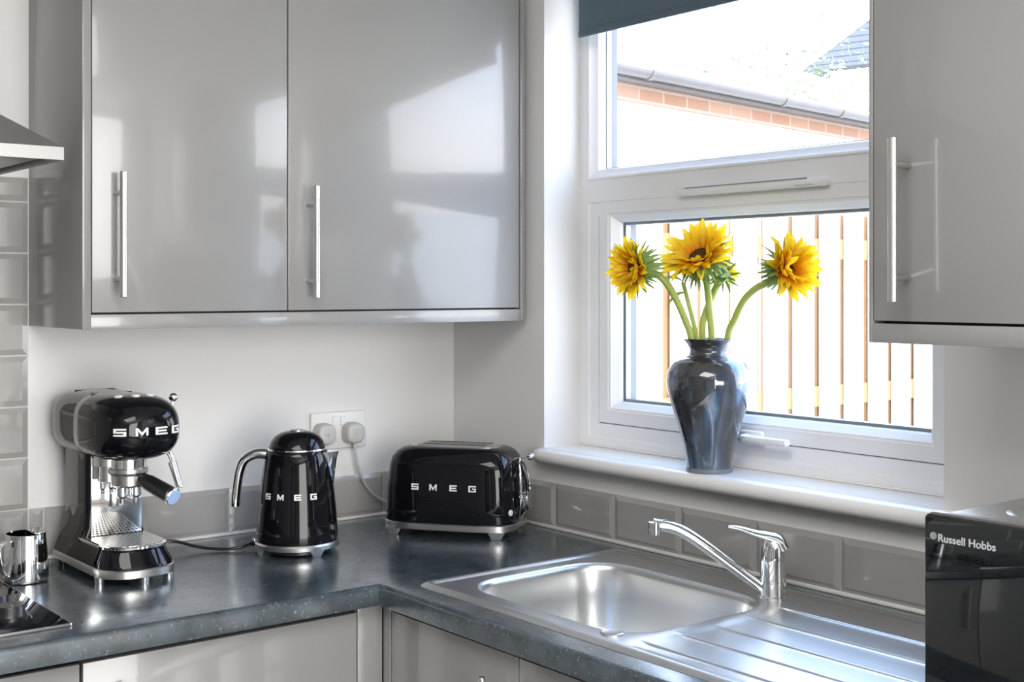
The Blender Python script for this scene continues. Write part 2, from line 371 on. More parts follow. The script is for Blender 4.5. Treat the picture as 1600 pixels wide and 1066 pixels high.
# ---- tiles: bevelled metro tiles, rects in wall coordinates
def tile_mesh(rects, place, th=.008, bevel=.011, g=.0012):
    bm = new()
    for u0, u1, v0, v1 in rects:
        u0 += g; u1 -= g; v0 += g; v1 -= g; bu = min(bevel, (u1-u0)/3); bv = min(bevel, (v1-v0)/3)
        R_ = []
        for (iu, iv, h) in ((0, 0, 0), (0, 0, .004), (bu, bv, th)):
            R_.append([place(u0+iu, v0+iv, h), place(u1-iu, v0+iv, h), place(u1-iu, v1-iv, h), place(u0+iu, v1-iv, h)])
        loft(bm, R_, cap0=False)
    return bm
PB = lambda u, v, h: Vector((u, -h, v))
PW = lambda u, v, h: Vector((-h, u, v))
rows = [(.904, 1.004), (1.0045, 1.105), (1.106, 1.206), (1.207, 1.307), (1.308, 1.408), (1.409, 1.509), (1.510, 1.610), (1.611, 1.659)]
R1 = []
for k, (z0, z1) in enumerate(rows):
    x = -1.038
    if k % 2: R1.append((x-.1, x, z0, z1)); x -= .1
    while x > -2.6: R1.append((x-.2, x, z0, z1)); x -= .2
t = empty('trim_1', (-1.8, 0, .9)); t['kind'] = 'structure'
obj('hob_wall_tiles', tile_mesh(R1[0:] if False else [r for r in R1 if r[2] > 1.0 or True], PB), M['tile'], t, world=True, ang=15)
bxo('grout', (-2.6, -1.038, -.003, 0, .904, 1.659), M['grout'], t, world=True)
R2 = []; x = -.008
while x > -1.03: R2.append((max(x-.2, -1.036), x, .904, 1.004)); x -= .2
t = empty('trim_2', (-.5, 0, .9)); t['kind'] = 'structure'
obj('splashback_tiles', tile_mesh(R2, PB), M['tile'], t, world=True, ang=15)
bxo('grout', (-1.036, 0, -.003, 0, .904, 1.003), M['grout'], t, world=True)
bxo('sealant', (-1.036, -.008, -.010, 0, .9, .907), M['caulk'], t, world=True, bev=.002)
R3 = [(-.008-.195+.0, -.008, .904, 1.004)]; y = -.203
for _ in range(12): R3.append((y-0.1937, y, .904, 1.004)); y -= 0.1937
R3 = [(a, b, c, d_) for a, b, c, d_ in R3]
t = empty('trim_3', (0, -1, .9)); t['kind'] = 'structure'
obj('splashback_tiles', tile_mesh(R3, PW), M['tile'], t, world=True, ang=15)
bxo('grout', (-.003, 0, -2.6, 0, .904, 1.003), M['grout'], t, world=True)
bxo('sealant', (-.011, 0, -2.6, -.008, .9, .907), M['caulk'], t, world=True, bev=.002)

# ================================================================== WINDOW
w = empty('window_1', (.11, -.8625, 1.08)); w['kind'] = 'structure'
def frame_ring(bm, y0, y1, z0, z1, prof):
    """prof: (inset, x) pairs swept round the rectangle with mitred corners"""
    loft(bm, [[Vector((x, y0-i, z0+i)), Vector((x, y1+i, z0+i)), Vector((x, y1+i, z1-i)), Vector((x, y0-i, z1-i))] for i, x in prof], cap0=False, cap1=False)
# outer frame with its two lights; back closed
bm = new()
TZ0, TZ1 = 1.639, 1.690
def band(bm, rects, x0, x1):
    for y0, y1, z0, z1 in rects: box(bm, x0, x1, y1, y0, z0, z1)
frame_ring(bm, YR0, YR1, 1.073, TZ0+.025, [(0, .18), (0, .110), (.026, .110), (.030, .1135), (.058, .1135), (.060, .118), (.060, .18), (0, .18)])
frame_ring(bm, YR0, YR1, TZ1-.026, ZH, [(0, .18), (0, .110), (.024, .110), (.024, .18), (0, .18)])
obj('window_frame', bm, M['white'], w, world=True, ang=20)
bm = new()
frame_ring(bm, YR0-.024, YR1+.024, TZ1-.002, ZH-.024, [(0, .135), (0, .1085), (.003, .107), (.007, .1085), (.010, .112), (.024, .122), (.027, .134), (.027, .15)])
obj('glazing_bead', bm, M['white'], w, world=True, ang=25)
# opening sash
sash = empty('sash_group') if False else None
bm = new(); SY0, SY1, SZ0, SZ1 = YR0-.0625, YR1+.0625, 1.1345, 1.6383
frame_ring(bm, SY0, SY1, SZ0, SZ1, [(0, .175), (0, .1125), (.001, .1115), (.028, .1115), (.031, .1145), (.034, .1150), (.047, .1320), (.049, .140), (.049, .175), (0, .175)])
so = obj('opening_sash', bm, M['white'], w, world=True, ang=20)
bm = new(); frame_ring(bm, SY0+.003, SY1-.003, SZ0-.003, SZ1+.002, [(0, .160), (0, .1165), (.004, .1165), (.004, .16), (0, .16)])
obj('shadow_gasket', bm, M['gasket'], w, world=True)
for nm, (y0, y1, z0, z1) in (('upper', (YR0-.048, YR1+.048, TZ1+.022, ZH-.046)), ('lower', (SY0-.049, SY1+.049, SZ0+.049, SZ1-.049))):
    bm = new(); frame_ring(bm, y0, y1, z0, z1, [(-.004, .1413), (.0012, .1413), (.0012, .1440), (-.004, .144), (-.004, .1413)])
    frame_ring(bm, y0, y1, z0, z1, [(-.004, .158), (.004, .158), (.004, .1785), (-.004, .1785), (-.004, .158)])
    obj('glazing_gasket', bm, M['gasket'], w, world=True)
    bm = new(); frame_ring(bm, y0, y1, z0, z1, [(-.004, .1440), (.006, .1440), (.006, .158), (-.004, .158), (-.004, .1440)])
    obj('spacer_bar', bm, M['spacer'], w, world=True)
    for xg in (.1425, .1605):
        bxo('glass_pane', (xg, xg+.0012, y1, y0, z0, z1), M['glass'], w, world=True, smooth=False)
# trickle vent on the transom
bm = new(); box(bm, .094, .112, -1.063, -.68, 1.634, 1.650, bev=.003)
o = obj('trickle_vent', bm, M['white'], w, world=True)
bxo('vent_slider', (.090, .095, -1.035, -.99, 1.638, 1.645), M['white'], o, world=True, bev=.001)
bxo('vent_shadow_slot', (.0930, .0945, -1.02, -.70, 1.6495, 1.6515), M['gasket'], o, world=True)
# espagnolette handle on the sash bottom rail
bm = new(); box(bm, .099, .1125, -.905, -.845, 1.128, 1.156, bev=.006, seg=3)
o = obj('handle_base', bm, M['white'], w, world=True)
bm = new(); tube(bm, [(.10, -.868, 1.143), (.082, -.872, 1.143), (.078, -.90, 1.143), (.078, -.985, 1.143)], .009, seg=14, flat=.75)
obj('window_handle', bm, M['white'], o, world=True)
# sill board with rounded nose
bm = new(); z0, z1 = 1.047, 1.078; R_ = []
prof = [(0, z0), (.028, z0), (.036, z0+.004), (.041, z0+.0155), (.036, z1-.004), (.028, z1), (0, z1)]
path = [(0, -.335, 0), (.22, -.341, 0), (.62, -.352, 0), (.9, -.366, 0), (1, -.385, 0)]
pts = [(-.0, -.333), (-.012, -.334), (-.026, -.342), (-.036, -.357), (-.0405, -.378), (-.0405, -1.36), (-.036, -1.385), (-.026, -1.40), (-.012, -1.408), (0, -1.409)]
def inset(d):
    o_ = []
    for i, p in enumerate(pts):
        a = Vector(pts[max(i-1, 0)]); b = Vector(pts[min(i+1, len(pts)-1)]); t_ = (b-a).normalized(); nrm = Vector((-t_.y, t_.x))
        q = Vector(p) + nrm*d
        if i in (0, len(pts)-1): q = Vector((0, p[1] + (-d if i == 0 else d)))
        o_.append(q)
    return o_
for dd, z in ((.014, z0), (.005, z0+.003), (0, z0+.011), (0, z0+.020), (.005, z1-.003), (.014, z1)):
    R_.append([Vector((min(q.x, 0), q.y, z)) for q in inset(dd)])
loft(bm, R_, closed=True)
box(bm, -.001, .111, YR1, YR0, z0, z1)
obj('window_sill', bm, M['sill'], w, world=True, ang=50)
bm = new(); box(bm, .104, .111, YR1, YR0, 1.078, 1.083, bev=.002); obj('sill_bead', bm, M['white'], w, world=True)

# roller blind
b_ = empty('roller_blind', (.06, -.87, 2.0), 0, 'blue-grey fabric roller blind pulled partly down over the top of the window', 'blind')
bm = new(); box(bm, .0585, .0597, -1.345, -.405, 2.022, 2.13); obj('fabric', bm, M['fabric'], b_, world=True)
bm = new(); box(bm, .0555, .0625, -1.345, -.405, 2.008, 2.024, bev=.003); obj('bottom_bar', bm, M['fabric'], b_, world=True)
bm = new(); cyl(bm, (.07, -.395, 2.14), (.07, -1.355, 2.14), .018); obj('roller', bm, M['white'], b_, world=True)
for yb in (-.394, -1.362): bxo('bracket', (.045, .10, yb, yb+.006, 2.11, 2.16), M['white'], b_, world=True)

# ================================================================== WALL CABINETS
def bar_handle(parent, p, axis, z0, z1, so, off, r=.0062):
    """vertical bar at p=(x,y); standoffs run along axis by off"""
    bm = new(); cyl(bm, (*p, z0), (*p, z1), r, 20, bev=.001); o = obj('handle', bm, M['handle'], parent, world=True)
    for z in so:
        bm = new(); cyl(bm, (*p, z), (p[0]+axis[0]*off, p[1]+axis[1]*off, z), .0045, 14); obj('handle_post', bm, M['handle'], o, world=True)
YF = -.301
def wall_cab(x0, x1, dx0, dx1, left_panel, right_panel, hx, hz, label):
    r = empty('wall_cabinet', ((x0+x1)/2, -.15, 1.366), 0, label, 'cabinet', 'grey wall cabinets')
    bm = new(); box(bm, x0+(.017 if left_panel else 0), x1-(.015 if right_panel else 0), YF+.022, -.001, 1.385, 2.12); obj('carcass', bm, M['gap'], r, world=True)
    bm = new(); box(bm, dx0, dx1, YF, YF+.020, 1.396, 2.115, bev=.0015); obj('door', bm, M['cab'], r, world=True, ang=30)
    dr = r.children[-1]
    bar_handle(dr, (hx, YF-.037), (0, 1), hz[0], hz[1], hz[2:], .038)
    if left_panel:
        bxo('end_panel', (x0, x0+.0155, YF, -.001, 1.366, 2.12), M['cab_side'], r, world=True, bev=.0006)
    if right_panel:
        bxo('end_panel', (x1-.0135, x1, YF, -.001, 1.366, 2.12), M['cab_side'], r, world=True, bev=.001)
    bxo('pelmet', (x0+(.0155 if left_panel else 0), x1-(.0145 if right_panel else 0), YF, -.001, 1.366, 1.3925), M['cab'], r, world=True, bev=.0006)
    return r
wall_cab(-1.036, -.6240, -1.0185, -.6255, True, False, -.975, (1.424, 1.651, 1.613, 1.457), 'narrower grey gloss wall cabinet with bar handle, left of the pair on the back wall')
wall_cab(-.6240, -.0150, -.6225, -.0325, False, True, -.579, (1.421, 1.645, 1.609, 1.454), 'wide grey gloss wall cabinet with bar handle, next to the window corner')
r = empty('wall_cabinet', (-.16, -1.76, 1.363), 0, 'grey wall cabinet hanging right of the window and overlapping its edge', 'cabinet', 'grey wall cabinets')
bxo('carcass', (-.298, -.001, -2.06, -1.474, 1.385, 2.12), M['gap'], r, world=True)
bm = new(); box(bm, -.32, -.30, -2.055, -1.466, 1.394, 2.115, bev=.0015); dr = obj('door', bm, M['cab'], r, world=True)
bar_handle(dr, (-.357, -1.523), (1, 0), 1.421, 1.647, (1.61, 1.455), .038, .0066)
bxo('end_panel', (-.320, -.001, -1.4645, -1.458, 1.363, 2.12), M['cab'], r, world=True, bev=.001)
bxo('pelmet', (-.320, -.001, -2.06, -1.4646, 1.363, 1.3905), M['cab'], r, world=True, bev=.001)

# ================================================================== WORKTOP, BASE UNITS
XL = -2.6
xs = [XL, -1.70, -1.15, -.6, -.515, -.085, 0-.0005]; ys = [-2.9, -1.575, -.68, -.6, -.50, -.06, -.0005]
bm = cells(new(), xs, ys, lambda x, y: (y > -.6 or x > -.6) and not (-.515 < x < -.085 and -1.575 < y < -.68) and not (-1.7 < x < -1.15 and -.5 < y < -.06), .862, .9)
es = [e for e in bm.edges if (all(abs(v.co.y+.6) < 1e-5 and v.co.x < -.5999 for v in e.verts) or all(abs(v.co.x+.6) < 1e-5 and v.co.y < -.5999 for v in e.verts)) and abs(e.verts[0].co.z-e.verts[1].co.z) < 1e-6]
top = [e for e in es if e.verts[0].co.z > .88]; bot = [e for e in es if e.verts[0].co.z < .88]
bmesh.ops.bevel(bm, geom=top, offset=.009, segments=4, profile=.5, affect='EDGES')
obj('worktop', bm, M['worktop'], ang=60, label='L-shaped dark slate-effect worktop running along both walls under the appliances', cat='worktop')

def base_unit(axis, a0, a1, doors, label, handles):
    """axis 'x': unit along the back wall, 'y': along the window wall"""
    mid = (a0+a1)/2
    r = empty('base_cabinet', (mid, -.3, 0) if axis == 'x' else (-.3, mid, 0), 0, label, 'cabinet', 'grey base cabinets')
    def B(name, u0, u1, d0, d1, z0, z1, m, parent=r, bev=0):
        b = (u0, u1, -d1, -d0, z0, z1) if axis == 'x' else (-d1, -d0, u0, u1, z0, z1)
        return bxo(name, b, m, parent, world=True, bev=bev)
    if axis == 'x' and a0 < -1.15:
        B('carcass', a0+.001, a1-.001, .02, .555, .1, .78, M['gap'])
    elif axis == 'y' and a1 > -1.6:
        B('carcass', a0+.001, a1-.001, .02, .555, .1, .70, M['gap'])
        B('front_rail', a0+.001, a1-.001, .54, .555, .70, .855, M['gap'])
    else:
        B('carcass', a0+.001, a1-.001, .02, .555, .1, .855, M['gap'])
    B('plinth', a0, a1, .50, .515, 0, .1, M['cab'])
    for (u0, u1), h in zip(doors, handles):
        dd = B('door', u0, u1, .557, .575, .105, .8485, M['cab'], bev=.0015)
        if h is not None:
            p = (h, -.610) if axis == 'x' else (-.610, h)
            bar_handle(dd, p, (0, 1) if axis == 'x' else (1, 0), .59, .812, (.775, .62), .036)
    return r
base_unit('x', -1.735, -1.1345, [(-1.733, -1.1375)], 'grey base cabinet under the black hob', [None])
base_unit('x', -1.1345, -.6295, [(-1.1325, -.6310)], 'grey base cabinet with bar handle below the coffee machine and kettle', [-1.073])
cp = empty('corner_post', (-.6, -.58, 0), 0, 'grey corner post between the two runs of base cabinets', 'cabinet filler')
bm = new(); box(bm, -.6285, -.576, -.575, -.557, .1, .857, bev=.001); obj('back_run_strip', bm, M['cab_side'], cp, world=True)
bm = new(); box(bm, -.575, -.557, -.600, -.576, .1, .857, bev=.001); obj('window_run_strip', bm, M['cab_side'], cp, world=True)
base_unit('y', -1.56, -.602, [(-.975, -.604), (-1.35, -.978)], 'grey sink base cabinet under the window with bar handles', [-.925, -1.03])
base_unit('y', -2.20, -1.56, [(-2.198, -1.562)], 'grey base cabinet below the microwave', [None])
base_unit('x', -2.6, -1.735, [(-2.598, -1.737)], 'grey base cabinet at the far left end of the back run', [-1.79])

# ---- hob
h = empty('hob', (-1.43, -.28, .9), 0, 'black glass hob with steel edge and black knobs, lower left on the worktop', 'hob')
bxo('glass_plate', (-1.71, -1.1385, -.535, -.03, .9005, .9065), M['glassb'], h, world=True, bev=.001)
bm = new()
for b in ((-1.7125, -1.1385, -.5375, -.535, .9003, .9055), (-1.1387, -1.1362, -.5375, -.03, .9003, .9055)): box(bm, *b, bev=.0005)
obj('steel_edge', bm, M['steel'], h, world=True)
for (x, y) in ((-1.208, -.455), (-1.208, -.370), (-1.208, -.285), (-1.208, -.200)):
    bm = new(); lathe(bm, [(.026, 0), (.026, .006), (.0235, .009), (.0225, .021), (.021, .023)], 28, (x, y, .9065), cap0=True)
    k = obj('knob', bm, M['blackp'], h, world=True)
    bxo('pointer_mark', (x-.0008, x+.0008, y-.016, y-.002, .9294, .9300), M['print'], k, world=True)
    bm = new(); tube(bm, [(x+.033*math.cos(math.radians(q+90)), y+.033*math.sin(math.radians(q+90)), .9067) for q in range(-120, 121, 10)], .0006, seg=6, smoothp=False, flat=.4)
    obj('dial_mark', bm, M['print'], h, world=True)
for (x, y, r_) in ((-1.36, -.40, .075), (-1.38, -.16, .09), (-1.58, -.40, .09), (-1.58, -.16, .075)):
    bm = new(); loft(bm, [[Vector((x+rr*math.cos(2*PI*i/48), y+rr*math.sin(2*PI*i/48), z)) for i in range(48)] for rr, z in ((r_, .9066), (r_, .9069), (r_-.001, .9069), (r_-.001, .9066))], cap0=False, cap1=False)
    obj('zone_ring', bm, M['print'], h, world=True)

# ---- cooker hood
h = empty('cooker_hood', (-1.43, -.24, 1.65), 0, 'brushed steel chimney cooker hood at the left edge above the hob', 'cooker hood')
bm = new()
X0, X1, Y0, Y1 = -1.73, -1.13, -.48, -.002
ring = lambda a, b, c, d_, z: [Vector((a, c, z)), Vector((b, c, z)), Vector((b, d_, z)), Vector((a, d_, z))]
loft(bm, [ring(X0+.012, X1-.012, Y0+.012, Y1, 1.662), ring(X0+.012, X1-.012, Y0+.012, Y1, 1.650), ring(X0, X1, Y0, Y1, 1.650), ring(X0, X1, Y0, Y1, 1.671), ring(-1.54, -1.32, -.27, Y1, 1.812)], cap0=True, cap1=True)
cn = obj('canopy', bm, M['hood'], h, world=True, ang=10)
bxo('chimney', (-1.54, -1.32, -.27, -.002, 1.812, 2.4), M['hood'], h, world=True, bev=.001)
for x0 in (-1.70, -1.42): bxo('grease_filter', (x0, x0+.27, -.45, -.06, 1.655, 1.661), M['steel'], h, world=True, bev=.002)
for x0 in (-1.245, -1.275, -1.305): 
    bm = new(); cyl(bm, (x0, -.4805, 1.6605), (x0, -.490, 1.6605), .006, bev=.001); obj('control_button', bm, M['chrome'], h, world=True)

# ================================================================== SINK AND TAP
s = empty('sink', (-.3, -1.12, .9), 0, 'stainless steel inset sink with single bowl and ridged drainer below the window', 'sink')
def rr_dist(t_, a, b, r_):
    c_, s_ = math.cos(t_), math.sin(t_); lo, hi = 0, 2
    for _ in range(30):
        m_ = (lo+hi)/2; qx, qy = abs(m_*c_)-(a-r_), abs(m_*s_)-(b-r_)
        sd = math.hypot(max(qx, 0), max(qy, 0)) + min(max(qx, qy), 0) - r_
        if sd > 0: hi = m_
        else: lo = m_
    return lo
bm = new(); cx, cy = -.318, -.9255; ba, bb = .172, .2215
DX0, DX1, DY0, DYM, DY1 = -.524, -.076, -.671, -1.158, -1.600
ZD = .9035
angs = sorted({round(2*PI*i/120, 5) for i in range(120)} | {round(math.atan2(y-cy, x-cx) % (2*PI), 5) for x in (DX0, DX1) for y in (DY0, DYM)})
def rect_pt(t_, z):
    c_, s_ = math.cos(t_), math.sin(t_); k = 9
    if c_ > 1e-9: k = min(k, (DX1-cx)/c_)
    if c_ < -1e-9: k = min(k, (DX0-cx)/c_)
    if s_ > 1e-9: k = min(k, (DY0-cy)/s_)
    if s_ < -1e-9: k = min(k, (DYM-cy)/s_)
    return Vector((cx+k*c_, cy+k*s_, z))
rings = [[rect_pt(t_, ZD) for t_ in angs]]
for off, dz in ((.006, 0), (.003, -.0006), (0, -.0022), (-.003, -.006), (-.0055, -.014), (-.010, -.06), (-.016, -.12), (-.024, -.138), (-.040, -.146), (-.08, -.149)):
    rr_ = max(.02, .085+off*.8); rings.append([Vector((cx+k*math.cos(t_), cy+k*math.sin(t_), ZD+dz)) for t_ in angs for k in (rr_dist(t_, ba+off, bb+off, rr_),)])
rings.append([Vector((cx+.03*math.cos(t_), cy+.03*math.sin(t_), ZD-.151)) for t_ in angs])
loft(bm, rings, cap0=False, cap1=True)
RX = [-.165, -.25, -.337, -.413, -.490]
nx, ny = 260, 48
def ss(a, b, v): v = max(0, min(1, (v-a)/(b-a))); return v*v*(3-2*v)
G = []
for i in range(nx+1):
    row = []
    for j in range(ny+1):
        x = DX0+(DX1-DX0)*i/nx; y = DYM+(DY1-DYM)*j/ny; z = ZD
        for q, rx in enumerate(RX):
            st_ = -1.172 if q else -1.150-.02
            env = ss(st_, st_-.02, y)*(1-ss(-1.545, -1.575, y))
            z += env*.0030*math.exp(-((x-rx)/.0030)**2) - env*.0004*ss(0, .014, DX1-x)*ss(0, .014, x-DX0)
        row.append(bm.verts.new((x, y, z)))
    G.append(row)
for i in range(nx):
    for j in range(ny): bm.faces.new((G[i][j], G[i+1][j], G[i+1][j+1], G[i][j+1]))
# rolled rim
per = [(.0, ZD), (.003, ZD+.0012), (.007, ZD+.0030), (.011, ZD+.0036), (.016, ZD+.0030), (.021, ZD+.0004), (.0255, .9012), (.026, .9002)]
mx_, my_ = (DX0+DX1)/2, (DY0+DY1)/2; hw, hh = (DX1-DX0)/2, (DY0-DY1)/2
loft(bm, [rrect(mx_, my_, z, hw+o_, hh+o_, max(.0005, o_*.95), 6) for o_, z in per], cap0=False, cap1=False)
obj('sink_top', bm, M['sink'], s, world=True, ang=50)
bm = new(); lathe(bm, [(.034, 0), (.034, .002), (.03, .003), (.026, .0015), (.004, .001)], 32, (cx, cy, ZD-.1505)); obj('waste', bm, M['chrome'], s, world=True)
bm = new(); lathe(bm, [(.0185, 0), (.0185, .0015), (.0165, .0028), (.012, .0022), (.003, .002)], 32, (-.497, -1.112, ZD)); obj('hole_cover', bm, M['steel'], s, world=True)

T = Vector((-.126, -1.121, ZD)); dv = Vector((-.784, .621, 0))
t = empty('mixer_tap', T, 0, 'chrome single-lever mixer tap with long angled spout at the back of the sink', 'tap')
bm = new(); lathe(bm, [(.0245, 0), (.0245, .004), (.0225, .006), (.0222, .030), (.0215, .0305), (.0222, .031), (.0218, .066), (.0208, .0665), (.0215, .067), (.0205, .072), (.010, .073)], 40, T); obj('body', bm, M['chrome'], t, world=True)
bm = new()
rings = []
for k in range(9):
    a = k/8; z = .0675+.042*a; sc = math.cos(a*1.25)**.6
    c_ = T - dv*(.000+.003*a*a) ; rings.append([Vector((c_.x+.0215*sc*math.cos(u), c_.y+.0215*sc*math.sin(u), T.z+z)) for u in [2*PI*i/32 for i in range(32)]])
loft(bm, rings); obj('cartridge_cap', bm, M['chrome'], t, world=True)
P = lambda r_, z, side=0: T + dv*r_ + Vector((0, 0, z-ZD+.0))
bm = new(); tube(bm, [P(-.016, .990), P(-.008, 1.004), P(.008, 1.010), P(.03, 1.015), P(.055, 1.023), P(.078, 1.0275)], lambda u: .0155*(1-u)**.8+.0062, seg=18, flat=lambda u: .62-.15*u)
lv = obj('lever', bm, M['chrome'], t, world=True)
bm = new(); tube(bm, [P(.006, .914), P(.03, .929), P(.08, .966), P(.125, .999), P(.155, 1.018), P(.178, 1.027), P(.208, 1.031)], lambda u: .0095+.001*u, seg=20, flat=1)
sp = obj('spout', bm, M['chrome'], t, world=True)
bm = new(); lathe(bm, [(.008, .014), (.0125, .0135), (.0125, .0), (.0115, -.001), (.0115, -.008), (.009, -.008)], 28, P(.204, 1.022)); obj('aerator', bm, M['chrome'], sp, world=True)

# ================================================================== SOCKET, PLUGS, CORDS
s = empty('double_socket', (-.3335, 0, 1.11), 0, 'white double wall socket with two switches above the splashback', 'socket')
bm = new(); box(bm, -.407, -.260, -.009, -.0005, 1.068, 1.154, bev=.003, seg=3); obj('faceplate', bm, M['plastic'], s, world=True)
for x in (-.345, -.3235):
    bm = new(); box(bm, x-.0075, x+.0075, -.0125, -.006, 1.122, 1.143, bev=.0015); obj('switch', bm, M['plastic'], s, world=True)
for x in (-.372, -.3335, -.295):
    pass
def plug(x, z, label, cable, rz=0):
    r = empty('power_plug', (x, -.009, z), 0, label, 'plug', 'plugs in the wall socket')
    bm = new()
    def sec(y, k, kk=1): return [Vector((x+.0235*k*sgn(math.cos(u), .7), y, z-.001+.024*k*kk*sgn(math.sin(u), .75))) for u in [2*PI*i/36 for i in range(36)]]
    loft(bm, [sec(-.0095, 1.03), sec(-.016, 1.04), sec(-.030, 1.0), sec(-.037, .94), sec(-.0395, .8), sec(-.040, .4)])
    b = obj('plug_body', bm, M['plug'], r, world=True, ang=50)
    bm = new(); cyl(bm, (x, -.0398, z-.002), (x, -.0408, z-.002), .0022); obj('screw', bm, M['steel'], b, world=True)
    bm = new(); cyl(bm, (x, -.028, z-.022), (x+.002, -.029, z-.040), .0052, 16, .0036); obj('cord_grip', bm, M['plug'], r, world=True)
    bm = new(); tube(bm, cable, .0031, seg=10); obj('cord', bm, M['plug'], r, world=True)
plug(-.380, 1.107, 'left grey plug in the wall socket behind the kettle', [(-.378, -.029, 1.069), (-.378, -.030, 1.04), (-.380, -.034, .99), (-.392, -.030, .93), (-.42, -.03, .904), (-.55, -.035, .904)])
plug(-.304, 1.105, 'right grey plug in the wall socket, its cord running to the toaster', [(-.302, -.029, 1.067), (-.300, -.03, 1.05), (-.289, -.03, 1.008), (-.262, -.030, .965), (-.225, -.034, .938), (-.205, -.06, .934), (-.195, -.155, .93)])

# ================================================================== TOASTER
u = Vector((.148, -.207, 0)).normalized()
ang = math.atan2(u.y, u.x)
tn = Vector((u.y, -u.x, 0))          # towards the room
t0 = Vector((-.250, -.3205, .9)) - tn*.086 - u*.006
t = empty('toaster', t0, ang, 'black two-slot retro toaster with chrome base in the worktop corner', 'toaster')
bm = new()
Hh = lambda a, b, z, n=3.6: sup(0, 0, z, a, b, n, 72)
prof = [(.1480, .0920, .030), (.1485, .0925, .034), (.1480, .0920, .06), (.1465, .0905, .10), (.1440, .0885, .130), (.1410, .0860, .152), (.1360, .0815, .168), (.1280, .0745, .180), (.1170, .0640, .1870), (.1040, .0520, .1900)]
loft(bm, [Hh(a, b, z, 4.6 if z < .17 else 4) for a, b, z in prof]); tb = tree_of(bm)
obj('shell', bm, M['black'], t, ang=60)
bm = new(); loft(bm, [Hh(.103, .048, 0.1897), Hh(.103, .048, 0.1910), Hh(.100, .045, 0.1915)]); tp = obj('top_plate', bm, M['steel'], t)
for y in (-.022, .022):
    bm = new(); box(bm, -.074, .074, y-.012, y+.012, 0.1913, 0.1921, bev=.0003); obj('bread_slot', bm, M['blackp'], tp)
    bm = new()
    for q in (-.0145, .012): box(bm, -.078, .078, y+q, y+q+.0025, 0.1913, 0.1937)
    obj('slot_rim', bm, M['chrome'], tp)
bm = new()
loft(bm, [Hh(.1475, .0915, .0145, 4.6), Hh(.1505, .0945, .0155, 4.6), Hh(.1510, .0950, .028, 4.6), Hh(.1485, .0925, .030, 4.6)]); bs = obj('base_band', bm, M['steel'], t, ang=50)
for x in (-1, 1):
    for y in (-1, 1):
        bm = new(); q = lambda z, k: [Vector((x*(.118+dx*k), y*(.080+dy), z)) for dx, dy in ((-.018, -.02), (.018, -.02), (.018, .008), (-.018, .008))]
        loft(bm, [q(.0, .62), q(.003, .65), q(.016, 1.1)]); bmesh.ops.bevel(bm, geom=[e for e in bm.edges], offset=.002, segments=2, affect='EDGES')
        obj('foot', bm, M['steel'], bs)
def cast(tree, o_, d_):
    h_ = tree.ray_cast(Vector(o_), Vector(d_).normalized())
    return (h_[0], h_[1]) if h_[0] is not None else (Vector(o_), -Vector(d_).normalized())
def fixn(pn, d_):
    p_, n_ = pn; return (p_, n_ if n_.dot(Vector(d_)) < 0 else -n_)
for ch, x in zip('SMEG', (-.0735, -.0315, .0145, .0575)):
    bm = new(); hgt = .0135
    put_letter(bm, ch, lambda a, b, x=x: fixn(cast(tb, (x+a*hgt, -.3, .101+b*hgt), (0, 1, 0)), (0, 1, 0)))
    obj('logo_letter', bm, M['letter'], t)
# lever, dial, button, arc on the right-hand end
bm = new(); cyl(bm, (.135, -.0, .164), (.168, 0, .170), .0022); lo_ = obj('lever', bm, M['chrome'], t)
bm = new(); ball(bm, (.172, 0, .1705), .0088); obj('lever_ball', bm, M['chrome'], lo_)
bm = new()
arc = []
for k in range(13):
    a = k/12; z = .030+.135*a; arc.append((.146+.014*math.sin(PI*a)**.8, 0, z))
for y in (-.036, .036): tube(bm, [(p[0], y*math.sin(PI*min(1, max(0, (p[2]-.030)/.135)))**.5, p[2]) for p in arc], .0028, seg=10, n=3)
obj('control_surround', bm, M['chrome'], t)
bm = new(); 
rings = []
for k in range(13):
    a = k/12; z = .034+.127*a; hwid = .034*math.sin(PI*(.02+.96*a))**.5
    rings.append([Vector((.136+ (.020*math.sin(PI*a)**.8 if s_ else 0), y, z)) for y, s_ in ((-hwid, 0), (-hwid, 1), (hwid, 1), (hwid, 0))])
loft(bm, rings); obj('control_plate', bm, M['black'], t, ang=50)
bm = new(); cyl(bm, (.152, 0, .075), (.171, 0, .075), .020, 32, bev=.002); kb = obj('browning_dial', bm, M['chrome'], t)
bm = new()
for k in range(8): a = k*PI/4; cyl(bm, (.163, .0202*math.cos(a), .075+.0202*math.sin(a)), (.167, .0206*math.cos(a), .075+.0206*math.sin(a)), .0014, 8)
obj('dial_dots', bm, M['blackp'], kb)
for z, yy in ((.055, -.060),):
    pn = fixn(cast(tb, (.3, yy, z), (-1, 0, 0)), (-1, 0, 0)); bm = new(); cyl(bm, pn[0]-pn[1]*.001, pn[0]+pn[1]*.002, .0068, 24, bev=.0008); obj('push_button', bm, M['letter'], t)

